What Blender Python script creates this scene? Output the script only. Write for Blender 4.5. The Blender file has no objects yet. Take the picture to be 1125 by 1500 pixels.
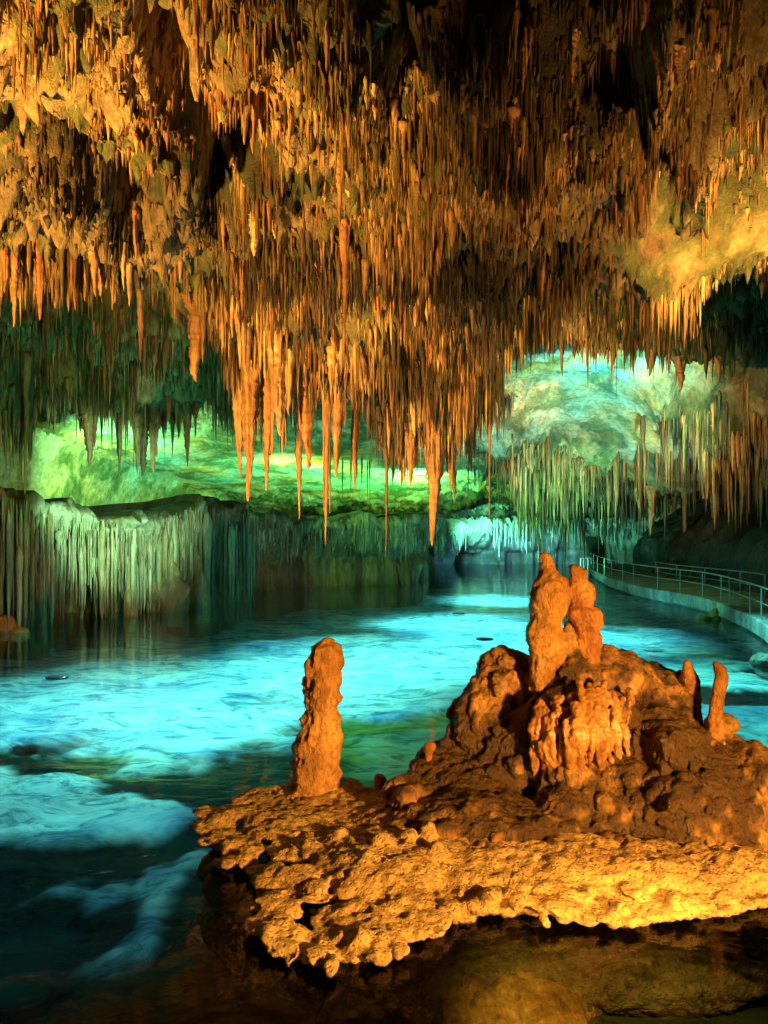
import bpy, math
import numpy as np
import openvdb

rng = np.random.default_rng(11)
scene = bpy.context.scene
COL = scene.collection
F, CX, HY, H = 1083.3, 562.5, 775.0, 3.3          # lens, principal point, eye height above the lake


def P(px, py, Y):
    return np.array([(px - CX) / F * Y, Y, H + (HY - py) / F * Y])


# ------------------------------------------------------------------ noise
def _h(ix, iy, iz):
    h = ix.astype(np.uint32) * np.uint32(374761393) + iy.astype(np.uint32) * np.uint32(668265263) + iz.astype(np.uint32) * np.uint32(2246822519)
    h = (h ^ (h >> np.uint32(13))) * np.uint32(1274126177)
    h = (h ^ (h >> np.uint32(16))) * np.uint32(2654435761)
    return ((h >> np.uint32(8)) & np.uint32(0xFFFF)).astype(np.float32) / 32767.5 - 1.0


def vnoise(p):
    p = np.asarray(p, np.float32)
    i = np.floor(p)
    f = p - i
    i = i.astype(np.int64)
    f = f * f * (3 - 2 * f)
    x, y, z = i[:, 0], i[:, 1], i[:, 2]
    fx, fy, fz = f[:, 0], f[:, 1], f[:, 2]
    r = 0
    for dz in (0, 1):
        for dy in (0, 1):
            a = _h(x, y + dy, z + dz)
            b = _h(x + 1, y + dy, z + dz)
            w = (fz if dz else 1 - fz) * (fy if dy else 1 - fy)
            r = r + (a + (b - a) * fx) * w
    return r


def fbm(p, octv=4, gain=0.5):
    p = np.asarray(p, np.float32)
    r, a, t = 0, 1.0, 0.0
    for k in range(octv):
        r = r + a * vnoise(p * (2.03 ** k) + 17.3 * k)
        t += a
        a *= gain
    return r / t


def sstep(a, b, x):
    t = np.clip((x - a) / (b - a), 0, 1)
    return t * t * (3 - 2 * t)


# ------------------------------------------------------------------ mesh helpers
def mesh_np(name, V, Q, mat, col=None, smooth=True, parent=None, loc=None, T=None):
    V = np.ascontiguousarray(V, np.float32).reshape(-1, 3)
    faces = [np.asarray(Q, np.int32).reshape(-1, 4)]
    me = bpy.data.meshes.new(name)
    q = faces[0]
    nt = 0 if T is None else len(T)
    me.vertices.add(len(V))
    me.vertices.foreach_set('co', V.ravel())
    me.loops.add(q.size + nt * 3)
    me.polygons.add(len(q) + nt)
    li = q.ravel()
    st = np.arange(len(q), dtype=np.int32) * 4
    if nt:
        T = np.asarray(T, np.int32)
        li = np.concatenate([li, T.ravel()])
        st = np.concatenate([st, q.size + np.arange(nt, dtype=np.int32) * 3])
    me.loops.foreach_set('vertex_index', li)
    me.polygons.foreach_set('loop_start', st)
    me.polygons.foreach_set('use_smooth', np.full(len(q) + nt, smooth))
    me.update(calc_edges=True)
    if col is not None:
        ca = me.color_attributes.new('tone', 'FLOAT_COLOR', 'POINT')
        ca.data.foreach_set('color', np.ascontiguousarray(col, np.float32).ravel())
    if mat:
        me.materials.append(mat)
    o = bpy.data.objects.new(name, me)
    COL.objects.link(o)
    if loc is not None:
        o.location = loc
    if parent is not None:
        o.parent = parent
    return o


def tag(o, label=None, cat=None, group=None, kind=None):
    if label:
        o['label'] = label
    if cat:
        o['category'] = cat
    if group:
        o['group'] = group
    if kind:
        o['kind'] = kind
    return o


def grid_quads(nr, nc, wrap=False):
    r = np.arange(nr - 1)[:, None]
    c = np.arange(nc if wrap else nc - 1)[None, :]
    c2 = (c + 1) % nc
    a = r * nc + c
    b = r * nc + c2
    d = (r + 1) * nc + c
    e = (r + 1) * nc + c2
    return np.stack([a, b, e, d], -1).reshape(-1, 4)


# ------------------------------------------------------------------ materials
def nodes_of(name):
    m = bpy.data.materials.new(name)
    m.use_nodes = True
    nt = m.node_tree
    nt.nodes.clear()
    out = nt.nodes.new('ShaderNodeOutputMaterial')
    return m, nt, out


def N(nt, kind, **kw):
    n = nt.nodes.new(kind)
    for k, v in kw.items():
        if k in n.inputs:
            n.inputs[k].default_value = v
        else:
            setattr(n, k, v)
    return n


def ramp(nt, fac, stops):
    r = nt.nodes.new('ShaderNodeValToRGB')
    e = r.color_ramp.elements
    while len(e) < len(stops):
        e.new(0.5)
    for k, (p, c) in enumerate(stops):
        e[k].position = p
        e[k].color = (*c, 1) if len(c) == 3 else c
    nt.links.new(fac, r.inputs[0])
    return r.outputs[0]


def rock(name, stops, scale=1.0, zs=1.0, bump=0.5, bscale=14.0, rough=0.65, spec=0.35, use_tone=True, pits=0.0, bdist=0.04):
    """limestone: large blotches of colour, fine grain, bumps, optional pits; multiplied by the mesh's own tone"""
    m, nt, out = nodes_of(name)
    L = nt.links.new
    geo = N(nt, 'ShaderNodeNewGeometry')
    mp = N(nt, 'ShaderNodeMapping')
    mp.inputs['Scale'].default_value = (scale, scale, scale * zs)
    L(geo.outputs['Position'], mp.inputs[0])
    n1 = N(nt, 'ShaderNodeTexNoise', Scale=1.0, Detail=8.0, Roughness=0.62, Distortion=0.4)
    L(mp.outputs[0], n1.inputs['Vector'])
    c = ramp(nt, n1.outputs[0], stops)
    n2 = N(nt, 'ShaderNodeTexNoise', Scale=9.0, Detail=6.0, Roughness=0.7)
    L(mp.outputs[0], n2.inputs['Vector'])
    g = ramp(nt, n2.outputs[0], [(0.3, (0.45, 0.42, 0.38)), (0.68, (1.25, 1.22, 1.15))])
    mx = N(nt, 'ShaderNodeMix', data_type='RGBA', blend_type='MULTIPLY')
    mx.inputs[0].default_value = 1.0
    L(c, mx.inputs[6])
    L(g, mx.inputs[7])
    base = mx.outputs[2]
    if use_tone:
        at = N(nt, 'ShaderNodeAttribute', attribute_name='tone')
        m2 = N(nt, 'ShaderNodeMix', data_type='RGBA', blend_type='MULTIPLY')
        m2.inputs[0].default_value = 1.0
        L(base, m2.inputs[6])
        L(at.outputs['Color'], m2.inputs[7])
        base = m2.outputs[2]
    # bump: medium lumps + fine grain (+ pits)
    mb = N(nt, 'ShaderNodeMapping')
    mb.inputs['Scale'].default_value = (bscale, bscale, bscale * zs)
    L(geo.outputs['Position'], mb.inputs[0])
    b1 = N(nt, 'ShaderNodeTexNoise', Scale=1.0, Detail=7.0, Roughness=0.68)
    L(mb.outputs[0], b1.inputs['Vector'])
    hgt = b1.outputs[0]
    if pits > 0:
        vo = N(nt, 'ShaderNodeTexVoronoi', Scale=1.7)
        L(mb.outputs[0], vo.inputs['Vector'])
        vr = ramp(nt, vo.outputs['Distance'], [(0.08, (0, 0, 0)), (0.4, (1, 1, 1))])
        ma = N(nt, 'ShaderNodeMath', operation='MULTIPLY_ADD')
        ma.inputs[1].default_value = pits
        L(vr, ma.inputs[0])
        L(hgt, ma.inputs[2])
        hgt = ma.outputs[0]
    bp = N(nt, 'ShaderNodeBump', Strength=bump, Distance=bdist)
    L(hgt, bp.inputs['Height'])
    bs = N(nt, 'ShaderNodeBsdfPrincipled', Roughness=rough)
    bs.inputs['Specular IOR Level'].default_value = spec
    L(base, bs.inputs['Base Color'])
    L(bp.outputs[0], bs.inputs['Normal'])
    L(bs.outputs[0], out.inputs[0])
    return m


TAN, ORG, BRN = (0.52, 0.36, 0.17), (0.50, 0.25, 0.09), (0.16, 0.085, 0.03)
OLV, GRN, DRK = (0.10, 0.11, 0.03), (0.06, 0.10, 0.04), (0.035, 0.02, 0.01)
M_ceil = rock('ceiling_limestone', [(0.28, BRN), (0.42, OLV), (0.5, (0.34, 0.22, 0.09)), (0.62, TAN), (0.75, ORG)], 0.5, 0.6, 1.0, 13.0, 0.7, bdist=0.09)
M_stal = rock('stalactite_calcite', [(0.3, (0.13, 0.06, 0.022)), (0.5, (0.30, 0.17, 0.07)), (0.68, (0.46, 0.31, 0.15))], 1.3, 0.25, 0.8, 16.0, 0.5, 0.5)
M_bank = rock('bank_flowstone', [(0.3, (0.10, 0.07, 0.03)), (0.5, (0.32, 0.27, 0.15)), (0.7, (0.50, 0.46, 0.32))], 0.8, 0.25, 0.9, 9.0, 0.55, 0.4, bdist=0.06)
M_pale = rock('pale_flowstone', [(0.3, (0.35, 0.33, 0.26)), (0.6, (0.62, 0.6, 0.5)), (0.75, (0.7, 0.68, 0.6))], 0.8, 0.3, 0.8, 6.0, 0.5, 0.5, bdist=0.08)
M_mound = rock('mound_flowstone', [(0.3, (0.24, 0.10, 0.025)), (0.5, (0.46, 0.22, 0.06)), (0.7, (0.66, 0.38, 0.13))], 2.4, 0.6, 1.0, 20.0, 0.36, 0.6, pits=0.15, bdist=0.05)
M_shelf = rock('shelf_limestone', [(0.28, (0.36, 0.18, 0.06)), (0.45, (0.56, 0.34, 0.12)), (0.62, (0.68, 0.44, 0.17)), (0.75, (0.74, 0.52, 0.24))], 1.7, 1.0, 1.0, 15.0, 0.6, 0.4, pits=0.3, bdist=0.05)
M_drape = rock('orange_drapery', [(0.3, (0.20, 0.07, 0.018)), (0.5, (0.46, 0.20, 0.06)), (0.72, (0.64, 0.34, 0.12))], 3.0, 0.3, 0.6, 30.0, 0.35, 0.6, bdist=0.02)
M_wet = rock('submerged_limestone', [(0.32, (0.06, 0.028, 0.006)), (0.48, (0.26, 0.13, 0.03)), (0.66, (0.48, 0.27, 0.08))], 2.2, 1.0, 1.0, 9.0, 0.8, 0.1)
M_conc = rock('damp_concrete', [(0.32, (0.07, 0.08, 0.06)), (0.48, (0.2, 0.21, 0.17)), (0.65, (0.34, 0.34, 0.29))], 1.1, 0.5, 0.6, 18.0, 0.7, 0.3, use_tone=False)


def metal():
    m, nt, out = nodes_of('galvanised_steel')
    bs = N(nt, 'ShaderNodeBsdfPrincipled', Roughness=0.4, Metallic=0.6)
    n = N(nt, 'ShaderNodeTexNoise', Scale=30.0, Detail=4.0)
    c = ramp(nt, n.outputs[0], [(0.35, (0.12, 0.11, 0.09)), (0.65, (0.34, 0.33, 0.28))])
    nt.links.new(c, bs.inputs['Base Color'])
    nt.links.new(bs.outputs[0], out.inputs[0])
    return m


M_metal = metal()


def plain(name, c, rough=0.5):
    m, nt, out = nodes_of(name)
    bs = N(nt, 'ShaderNodeBsdfPrincipled', Roughness=rough)
    n = N(nt, 'ShaderNodeTexNoise', Scale=25.0, Detail=4.0)
    cc = ramp(nt, n.outputs[0], [(0.3, tuple(v * 0.7 for v in c)), (0.7, c)])
    nt.links.new(cc, bs.inputs['Base Color'])
    nt.links.new(bs.outputs[0], out.inputs[0])
    return m


def water_mat():
    m, nt, out = nodes_of('clear_lake_water')
    L = nt.links.new
    geo = N(nt, 'ShaderNodeNewGeometry')
    mp = N(nt, 'ShaderNodeMapping')
    mp.inputs['Scale'].default_value = (0.55, 1.0, 1.0)
    L(geo.outputs['Position'], mp.inputs[0])
    n1 = N(nt, 'ShaderNodeTexNoise', Scale=1.6, Detail=5.0, Roughness=0.55, Distortion=0.8)
    L(mp.outputs[0], n1.inputs['Vector'])
    bp = N(nt, 'ShaderNodeBump', Strength=0.35, Distance=0.05)
    L(n1.outputs[0], bp.inputs['Height'])
    gl = N(nt, 'ShaderNodeBsdfGlossy', Roughness=0.015)
    L(bp.outputs[0], gl.inputs['Normal'])
    tr = N(nt, 'ShaderNodeBsdfTransparent')
    tr.inputs[0].default_value = (0.80, 0.93, 0.88, 1)
    fr = N(nt, 'ShaderNodeFresnel', IOR=1.33)
    L(bp.outputs[0], fr.inputs['Normal'])
    mx = N(nt, 'ShaderNodeMixShader')
    L(fr.outputs[0], mx.inputs[0])
    L(tr.outputs[0], mx.inputs[1])
    L(gl.outputs[0], mx.inputs[2])
    L(mx.outputs[0], out.inputs[0])
    return m


def bed_mat():
    m, nt, out = nodes_of('lake_bed_painted_light')
    L = nt.links.new
    at = N(nt, 'ShaderNodeAttribute', attribute_name='tone')
    geo = N(nt, 'ShaderNodeNewGeometry')
    mp = N(nt, 'ShaderNodeMapping')
    mp.inputs['Rotation'].default_value = (0, 0, 0.35)
    mp.inputs['Scale'].default_value = (0.9, 1.6, 1.0)
    L(geo.outputs['Position'], mp.inputs[0])
    n1 = N(nt, 'ShaderNodeTexNoise', Scale=0.8, Detail=12.0, Roughness=0.72, Distortion=1.6)
    L(mp.outputs[0], n1.inputs['Vector'])
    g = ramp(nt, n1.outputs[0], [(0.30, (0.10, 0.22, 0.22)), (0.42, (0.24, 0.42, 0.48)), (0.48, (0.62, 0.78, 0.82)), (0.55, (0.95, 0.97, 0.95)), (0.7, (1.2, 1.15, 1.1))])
    mx = N(nt, 'ShaderNodeMix', data_type='RGBA', blend_type='MULTIPLY')
    mx.inputs[0].default_value = 1.0
    L(at.outputs['Color'], mx.inputs[6])
    L(g, mx.inputs[7])
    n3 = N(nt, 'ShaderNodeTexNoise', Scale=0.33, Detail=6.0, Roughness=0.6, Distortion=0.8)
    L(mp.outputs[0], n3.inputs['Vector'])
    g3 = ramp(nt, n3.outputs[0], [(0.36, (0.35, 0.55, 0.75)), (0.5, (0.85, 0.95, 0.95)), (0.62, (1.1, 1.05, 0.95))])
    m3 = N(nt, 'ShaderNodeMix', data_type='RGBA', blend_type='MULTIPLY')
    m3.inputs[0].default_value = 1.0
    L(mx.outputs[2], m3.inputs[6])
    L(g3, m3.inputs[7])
    bp = N(nt, 'ShaderNodeBump', Strength=0.6, Distance=0.15)
    L(n1.outputs[0], bp.inputs['Height'])
    bs = N(nt, 'ShaderNodeBsdfPrincipled', Roughness=0.9)
    bs.inputs['Specular IOR Level'].default_value = 0.0
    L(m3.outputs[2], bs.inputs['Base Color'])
    L(bp.outputs[0], bs.inputs['Normal'])
    L(bs.outputs[0], out.inputs[0])
    return m


# ------------------------------------------------------------------ cave ceiling: a height field over (x, y)
BY = np.array([-10, 0, 9, 16, 20, 24, 28, 34, 40, 46, 52, 60, 66, 72, 80], float)
BZ = np.array([9.5, 10.1, 9.8, 9.6, 9.7, 9.8, 10.0, 10.0, 9.0, 7.9, 6.9, 5.5, 4.7, 4.1, 3.6], float)
# x, y, sigma x, sigma y, height
BUMPS = [
    (-2.0, 23.3, 2.2, 3.2, -1.9), (1.3, 23.6, 2.2, 3.4, -2.1), (-0.4, 24.5, 3.6, 2.0, -0.9), (-3.6, 23.8, 1.2, 1.4, -0.9), (1.6, 24.2, 0.8, 0.8, -0.6), (-0.2, 21.5, 1.0, 1.2, -0.5),
    (3.4, 27.0, 1.0, 1.6, -1.6), (2.0, 25.5, 1.2, 1.6, -1.2), (15.6, 34.0, 3.2, 2.6, -3.4), (7.0, 42.0, 1.6, 2.5, -1.2),
    (-9.5, 30.0, 5.0, 2.4, -1.9), (-12.6, 25.5, 1.3, 1.5, -3.2), (-6.2, 29.0, 1.0, 1.0, -0.6),
    (-8.0, 15.2, 3.2, 1.2, -0.35), (-8.0, 19.5, 3.0, 2.0, 0.8),
    (-4.6, 13.2, 2.0, 1.6, -0.55), (-1.2, 15.0, 2.0, 1.4, -0.5), (-7.0, 11.0, 2.0, 1.5, -0.35),
    (6.6, 15.8, 2.3, 0.9, -0.65), (6.4, 21.5, 1.4, 1.2, -0.55), (10.2, 25.0, 1.3, 1.3, -1.0), (13.2, 24.0, 1.6, 1.6, -0.9), (7.9, 25.5, 1.4, 2.0, 0.6), (3.0, 17.0, 2.5, 1.5, -0.5),
    (9.0, 34.0, 5.0, 6.0, 0.7),
    (17.5, 41.0, 4.5, 4.5, -3.4), (12.2, 50.0, 2.6, 4.5, -1.3), (13.0, 46.0, 4.0, 2.6, -1.8), (20.0, 33.0, 3.2, 4.0, -2.6),
]
CRACKS = [(P(252, 40, 9.6), P(335, 345, 15.8), 0.28, 1.8), (P(1045, 120, 11.0), P(962, 300, 14.4), 0.3, 1.8),
          (P(610, -40, 9), P(590, 140, 11.5), 0.35, 1.3), (P(0, 105, 11), P(40, 112, 11), 0.2, 0.8)]


def boss_noise(x, Y):
    p = np.stack([x, Y, np.zeros_like(x)], -1).reshape(-1, 3)
    return (0.6 * fbm(p * 0.75 + 9, 3) + 0.6 * fbm(p * 1.9 + 4, 2)).reshape(x.shape)


def smooth_zone(x, Y):
    """bare ceiling, swept clean of stalactites"""
    a = np.exp(-(((x - 12.2 - (Y - 34) * 0.30) / 7.0) ** 4 + ((Y - 35.0) / 7.6) ** 4))
    a = a * np.clip(1 - 1.6 * np.exp(-((x - 15.8) / 3.2) ** 2 - ((Y - 34.0) / 3.0) ** 2), 0, 1)
    b = np.exp(-(((x - 6.9) / 2.2) ** 4 + ((Y - 15.3 - 0.05 * (x - 6.9)) / 0.47) ** 4))
    c = np.exp(-(((x + 6) / 14.0) ** 4 + ((Y - 48.0) / 12.0) ** 4)) * (x < 7)
    return np.maximum(np.maximum(a, b), c)


def ceil_z(x, Y, fine=True):
    x = np.asarray(x, float)
    Y = np.asarray(Y, float)
    z = np.interp(Y, BY, BZ)
    for bx, by, sx, sy, h in BUMPS:
        z = z + h * np.exp(-((x - bx) / sx) ** 2 - ((Y - by) / sy) ** 2)
    for a, b, w, h in CRACKS:
        d = b[:2] - a[:2]
        ll = (d ** 2).sum()
        t = np.clip(((x - a[0]) * d[0] + (Y - a[1]) * d[1]) / ll, 0, 1)
        wob = 0.3 * np.sin(t * 9.0 + a[0])
        dd = np.hypot(x - a[0] - t * d[0] - wob * d[1] / math.sqrt(ll), Y - a[1] - t * d[1])
        z = z + h * np.exp(-(dd / w) ** 2)
    p = np.stack([x, Y, np.zeros_like(x)], -1).reshape(-1, 3)
    rough = 1.0 - 0.86 * smooth_zone(x, Y)
    n = fbm(p * 0.32, 3).reshape(x.shape) * 0.75 - boss_noise(x, Y) * 0.62
    if fine:
        pop = fbm(p * 5.5 + 31, 2).reshape(x.shape)
        n = n - np.maximum(pop, 0) ** 1.3 * 0.75 + 0.08
    pk = fbm(p * 0.42 + 123, 3).reshape(x.shape)
    z = z + n * rough + 1.9 * sstep(0.10, 0.28, pk) * rough * sstep(40, 30, Y)
    # the cave closes to the sides
    lw = np.interp(Y, [-10, 10, 25, 40, 60], [-16, -17, -22, -20, -12])
    rw = np.interp(Y, [-10, 10, 20, 45, 60, 80], [13, 13, 17, 24, 25, 24])
    z = z - 11 * sstep(0, 4.5, lw - x) - 11 * sstep(0, 4.5, x - rw) - 10 * sstep(76, 80, Y) - 12 * sstep(-3, -8, Y)
    return z


nr, nc = 820, 760
Yr = np.concatenate([np.linspace(-9, 4, 30), 4 * (80 / 4.0) ** np.linspace(0.004, 1, nr - 30)])
u = np.linspace(-0.95, 0.95, nc)
GX = u[None, :] * (np.abs(Yr)[:, None] * 0.72 + 9.0)
GY = np.repeat(Yr[:, None], nc, 1)
GZ = ceil_z(GX, GY)
p3 = np.stack([GX, GY, GZ], -1).reshape(-1, 3)
sm = (1 - 0.9 * smooth_zone(GX, GY)).reshape(-1, 1)
p3 = p3 + sm * 0.10 * np.stack([fbm(p3 * 3.1 + 5, 3), fbm(p3 * 3.1 + 55, 3), fbm(p3 * 2.6 + 99, 3)], -1)


def ceil_tone(p):
    """mineral staining of the ceiling: ochre, olive and rust blotches, clean cream on the swept ceilings"""
    x, Y = p[:, 0], p[:, 1]
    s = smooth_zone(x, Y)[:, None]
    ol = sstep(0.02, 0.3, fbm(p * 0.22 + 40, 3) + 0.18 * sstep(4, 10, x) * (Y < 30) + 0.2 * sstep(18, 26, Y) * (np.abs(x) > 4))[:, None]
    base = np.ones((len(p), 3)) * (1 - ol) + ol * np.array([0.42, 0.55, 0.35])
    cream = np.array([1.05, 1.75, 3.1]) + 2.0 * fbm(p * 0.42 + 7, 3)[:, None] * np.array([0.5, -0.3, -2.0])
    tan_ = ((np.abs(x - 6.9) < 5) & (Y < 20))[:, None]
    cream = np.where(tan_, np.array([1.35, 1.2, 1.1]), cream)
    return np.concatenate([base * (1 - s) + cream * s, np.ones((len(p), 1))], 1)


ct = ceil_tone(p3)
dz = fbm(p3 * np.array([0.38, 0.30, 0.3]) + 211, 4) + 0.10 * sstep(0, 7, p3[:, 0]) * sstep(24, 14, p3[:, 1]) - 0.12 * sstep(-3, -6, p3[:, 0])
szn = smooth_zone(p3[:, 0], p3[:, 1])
ct[:, :3] *= (1 - (1 - szn) * (0.35 * sstep(-5, -2, p3[:, 0]) + 0.5 * sstep(-0.04, 0.28, dz)))[:, None]  # shade painted in: ceiling darkened towards centre and right, plus blotches
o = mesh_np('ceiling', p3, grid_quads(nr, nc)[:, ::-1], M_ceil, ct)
tag(o, 'rough ochre cave ceiling', None, None, 'structure')

# ------------------------------------------------------------------ stalactites


def spikes(top, L, r, S, R, flute=0.15, lump=0.12, power=0.8, sway=0.03, squash=None):
    """N hanging spikes at once -> V (N, R, S, 3)"""
    n = len(top)
    t = np.linspace(0, 1, R)[None, :]
    prof = (1 - t) ** power * 0.92 + 0.6 * np.exp(-t * 11) + 0.05
    ln = rng.normal(size=(n, R))
    ln[:, 1:] = (ln[:, 1:] + ln[:, :-1]) * 0.6
    prof = prof * (1 + (lump if R < 12 else lump * 0.45) * ln)
    prof[:, -1] = 0.03
    prof[:, 0] = 0.25
    ang = np.linspace(0, 2 * math.pi, S, endpoint=False)[None, :] + rng.uniform(0, 6.28, (n, 1))
    fl = 1 + flute * rng.normal(size=(n, S))
    rad = r[:, None, None] * prof[:, :, None] * (1 + (fl[:, None, :] - 1)) * (1 + 0.6 * lump * rng.normal(size=(n, R, S)))
    rad = np.maximum(rad, 0.002)
    ax = np.cumsum(rng.normal(size=(n, R)) * sway, 1) * r[:, None]
    ay = np.cumsum(rng.normal(size=(n, R)) * sway, 1) * r[:, None]
    emb = 0.05 + 0.6 * np.minimum(r, 0.2)
    sq = np.ones(n) if squash is None else squash
    V = np.empty((n, R, S, 3))
    V[..., 0] = top[:, 0, None, None] + ax[:, :, None] + rad * np.cos(ang)[:, None, :] * sq[:, None, None]
    V[..., 1] = top[:, 1, None, None] + ay[:, :, None] + rad * np.sin(ang)[:, None, :]
    V[..., 2] = (top[:, 2] + emb)[:, None, None] - (t * (L + emb)[:, None])[:, :, None]
    return V


def spike_quads(n, S, R):
    q = grid_quads(R, S, True)
    return (np.arange(n)[:, None, None] * (R * S) + q[None]).reshape(-1, 4)


TONES = np.array([[1, 1, 1], [1.12, 0.95, 0.75], [1.1, 0.8, 0.6], [1.25, 1.25, 1.15], [0.55, 0.5, 0.4], [0.45, 0.6, 0.35], [0.8, 0.85, 0.6]])


def tones(n, top):
    """calcite colour: orange, cream, brown or olive with algae"""
    p = np.array([0.3, 0.2, 0.16, 0.1, 0.12, 0.06, 0.06])
    k = rng.choice(len(TONES), n, p=p / p.sum())
    ol = fbm(top * 0.22 + 40, 3) + 0.18 * sstep(4, 10, top[:, 0]) * (top[:, 1] < 30) + 0.2 * sstep(18, 26, top[:, 1]) * (np.abs(top[:, 0]) > 4)
    k = np.where((ol > 0.15) & (rng.random(n) < 0.7), rng.choice([4, 5, 6, 0], n), k)
    return k


def ray_ceiling(px, py):
    """where the view direction meets the ceiling"""
    dx = (px - CX) / F
    dz = (HY - py) / F
    Y = np.full(len(px), 7.0)
    done = np.zeros(len(px), bool)
    for Yt in np.concatenate([np.arange(7, 36, 0.2), np.arange(36, 75, 0.5)]):
        c = ceil_z(dx * Yt, np.full(len(px), Yt), False)
        hit = (~done) & (H + dz * Yt > c)
        Y[hit] = Yt
        done |= hit
    return Y, done


# --- fields: (px0, py0, px1, py1, how many, mean length in px, spread, width px)
FIELDS = [
    (-220, -120, 1345, 120, 5200, 17, 0.6, 4.2),
    (-220, 80, 360, 350, 6500, 10, 0.55, 3.6),
    (300, 80, 760, 420, 8500, 17, 0.65, 4.0),
    (700, 80, 1345, 330, 7000, 16, 0.65, 3.8),
    (700, 330, 1345, 500, 5000, 17, 0.65, 4.0),
    (300, 380, 760, 560, 7500, 19, 0.65, 4.2),
    (320, 520, 760, 640, 3600, 26, 0.65, 4.8),
    (-150, 380, 340, 620, 3600, 20, 0.6, 4.2),
    (760, 590, 1345, 760, 6500, 28, 0.6, 4.2),
    (560, 560, 800, 690, 1600, 24, 0.6, 4.2),
]
pool = []
for x0, y0, x1, y1, n, ml, sp, w in FIELDS:
    if not n:
        continue
    px = rng.uniform(x0, x1, n)
    py = rng.uniform(y0, y1, n)
    Y, ok = ray_ceiling(px, py)
    x = (px - CX) / F * Y
    keep = ok & (smooth_zone(x, Y) < 0.35) & (Y < 62)
    gate = fbm(np.stack([x, Y, 0 * x], -1) * np.array([0.8, 0.65, 1]) + 300, 3)
    keep &= (gate > -0.08) | (rng.random(n) < 0.22)
    px, py, Y, x = px[keep], py[keep], Y[keep], x[keep]
    z = ceil_z(x, Y)
    boss = boss_noise(x, Y)
    m = len(x)
    clu = rng.random(m) < 0.035                       # these become short fused rows of strands
    l = ml * np.exp(np.clip(rng.normal(size=m) * sp * 0.8, -1.2, 0.8)) * np.exp(np.clip(boss, -0.5, 0.45) * 1.5)
    wd = 0.62 * w * np.exp(rng.normal(size=m) * 0.4) * (l / ml) ** 0.35
    sing = (~clu) & (rng.random(m) < 0.75)
    pool.append(np.stack([x, Y, z, l / F * Y, wd / F * Y * 0.5], -1)[sing])
    for q in np.nonzero(clu)[0]:
        k = int(rng.integers(7, 22))
        uu = np.sort(rng.uniform(-1, 1, k))
        hw = rng.uniform(0.18, 0.62) * (0.5 + Y[q] / 24.0)
        th_ = rng.uniform(-0.9, 0.9)
        xx_ = x[q] + uu * hw * math.cos(th_) + 0.06 * rng.normal(size=k)
        yy_ = Y[q] + uu * hw * math.sin(th_) + 0.06 * rng.normal(size=k)
        lc = min(l[q] * rng.uniform(1.1, 2.4), 75) / F * Y[q]
        sk = rng.uniform(-0.5, 0.5)
        ll = lc * np.clip(1 - 0.75 * (uu - sk) ** 2, 0.15, 1) * rng.uniform(0.45, 1.1, k)
        rr_ = np.clip(1.1 * hw / k, 0.012, 0.09) * rng.uniform(0.6, 1.5, k) + 0.02 * ll
        pool.append(np.stack([xx_, yy_, ceil_z(xx_, yy_), ll, rr_], -1))
# --- fringes hanging from real edges: (px, tip, depth) polylines with count
EDGES = [
    ([(-60, 480, 16), (60, 475, 16), (130, 455, 16), (205, 440, 16.3)], 150, 1.0, 8, 40),
    ([(200, 380, 16.5), (300, 470, 18), (330, 560, 20)], 40, 1.0, 7, 40),
    ([(60, 610, 29), (130, 660, 29.5), (220, 690, 30), (320, 640, 29)], 60, 1.0, 9, 50),
    ([(-40, 690, 25), (20, 690, 25), (50, 660, 25.5)], 60, 1.0, 5, 40),
    ([(330, 650, 23), (380, 720, 23.5), (450, 730, 24.5), (520, 710, 24.5), (600, 700, 24.5), (680, 690, 25)], 260, 1.0, 10, 70),
    ([(340, 560, 21.5), (430, 600, 22), (560, 580, 22), (680, 560, 22.5)], 160, 1.0, 10, 55),
    ([(640, 690, 26), (700, 690, 26.5)], 60, 1.0, 6, 40),
    ([(690, 690, 43), (740, 690, 43), (790, 670, 42)], 60, 1.0, 4, 45),
    ([(735, 520, 24), (830, 520, 24.5), (900, 540, 25), (1000, 560, 26), (1125, 550, 26), (1250, 540, 26)], 120, 1.0, 6, 45),
    ([(790, 740, 48), (850, 760, 47), (930, 770, 40), (1000, 790, 38), (1130, 790, 36), (1250, 780, 34)], 110, 1.0, 5, 60),
    ([(900, 800, 36), (970, 800, 35), (1050, 790, 34), (1140, 790, 33), (1240, 780, 32)], 240, 1.0, 5, 40),
    ([(500, 735, 46), (600, 730, 48), (700, 735, 50), (780, 745, 52)], 30, 1.0, 3, 20),
    
]
for poly, n, _, w, sd in EDGES:
    a = np.array(poly, float)
    s = rng.uniform(0, len(a) - 1, n)
    px = np.interp(s, np.arange(len(a)), a[:, 0]) + rng.normal(size=n) * 4
    tip = np.interp(s, np.arange(len(a)), a[:, 1]) - np.abs(rng.normal(size=n)) * sd + 12
    Y = np.interp(s, np.arange(len(a)), a[:, 2]) + rng.uniform(-0.7, 0.7, n)
    x = (px - CX) / F * Y
    z = ceil_z(x, Y)
    tz = H + (HY - tip) / F * Y
    L = z - tz
    L = np.minimum(L, rng.uniform(0.5, 1.0, n) * 100.0 / F * Y)
    k = (L > 0.15) & (np.abs(z - L - tz) < 45 / F * Y)
    wd = w * np.exp(rng.normal(size=n) * 0.4)
    pool.append(np.stack([x, Y, z, L, wd / F * Y * 0.5], -1)[k])
pool = np.concatenate(pool)

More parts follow.
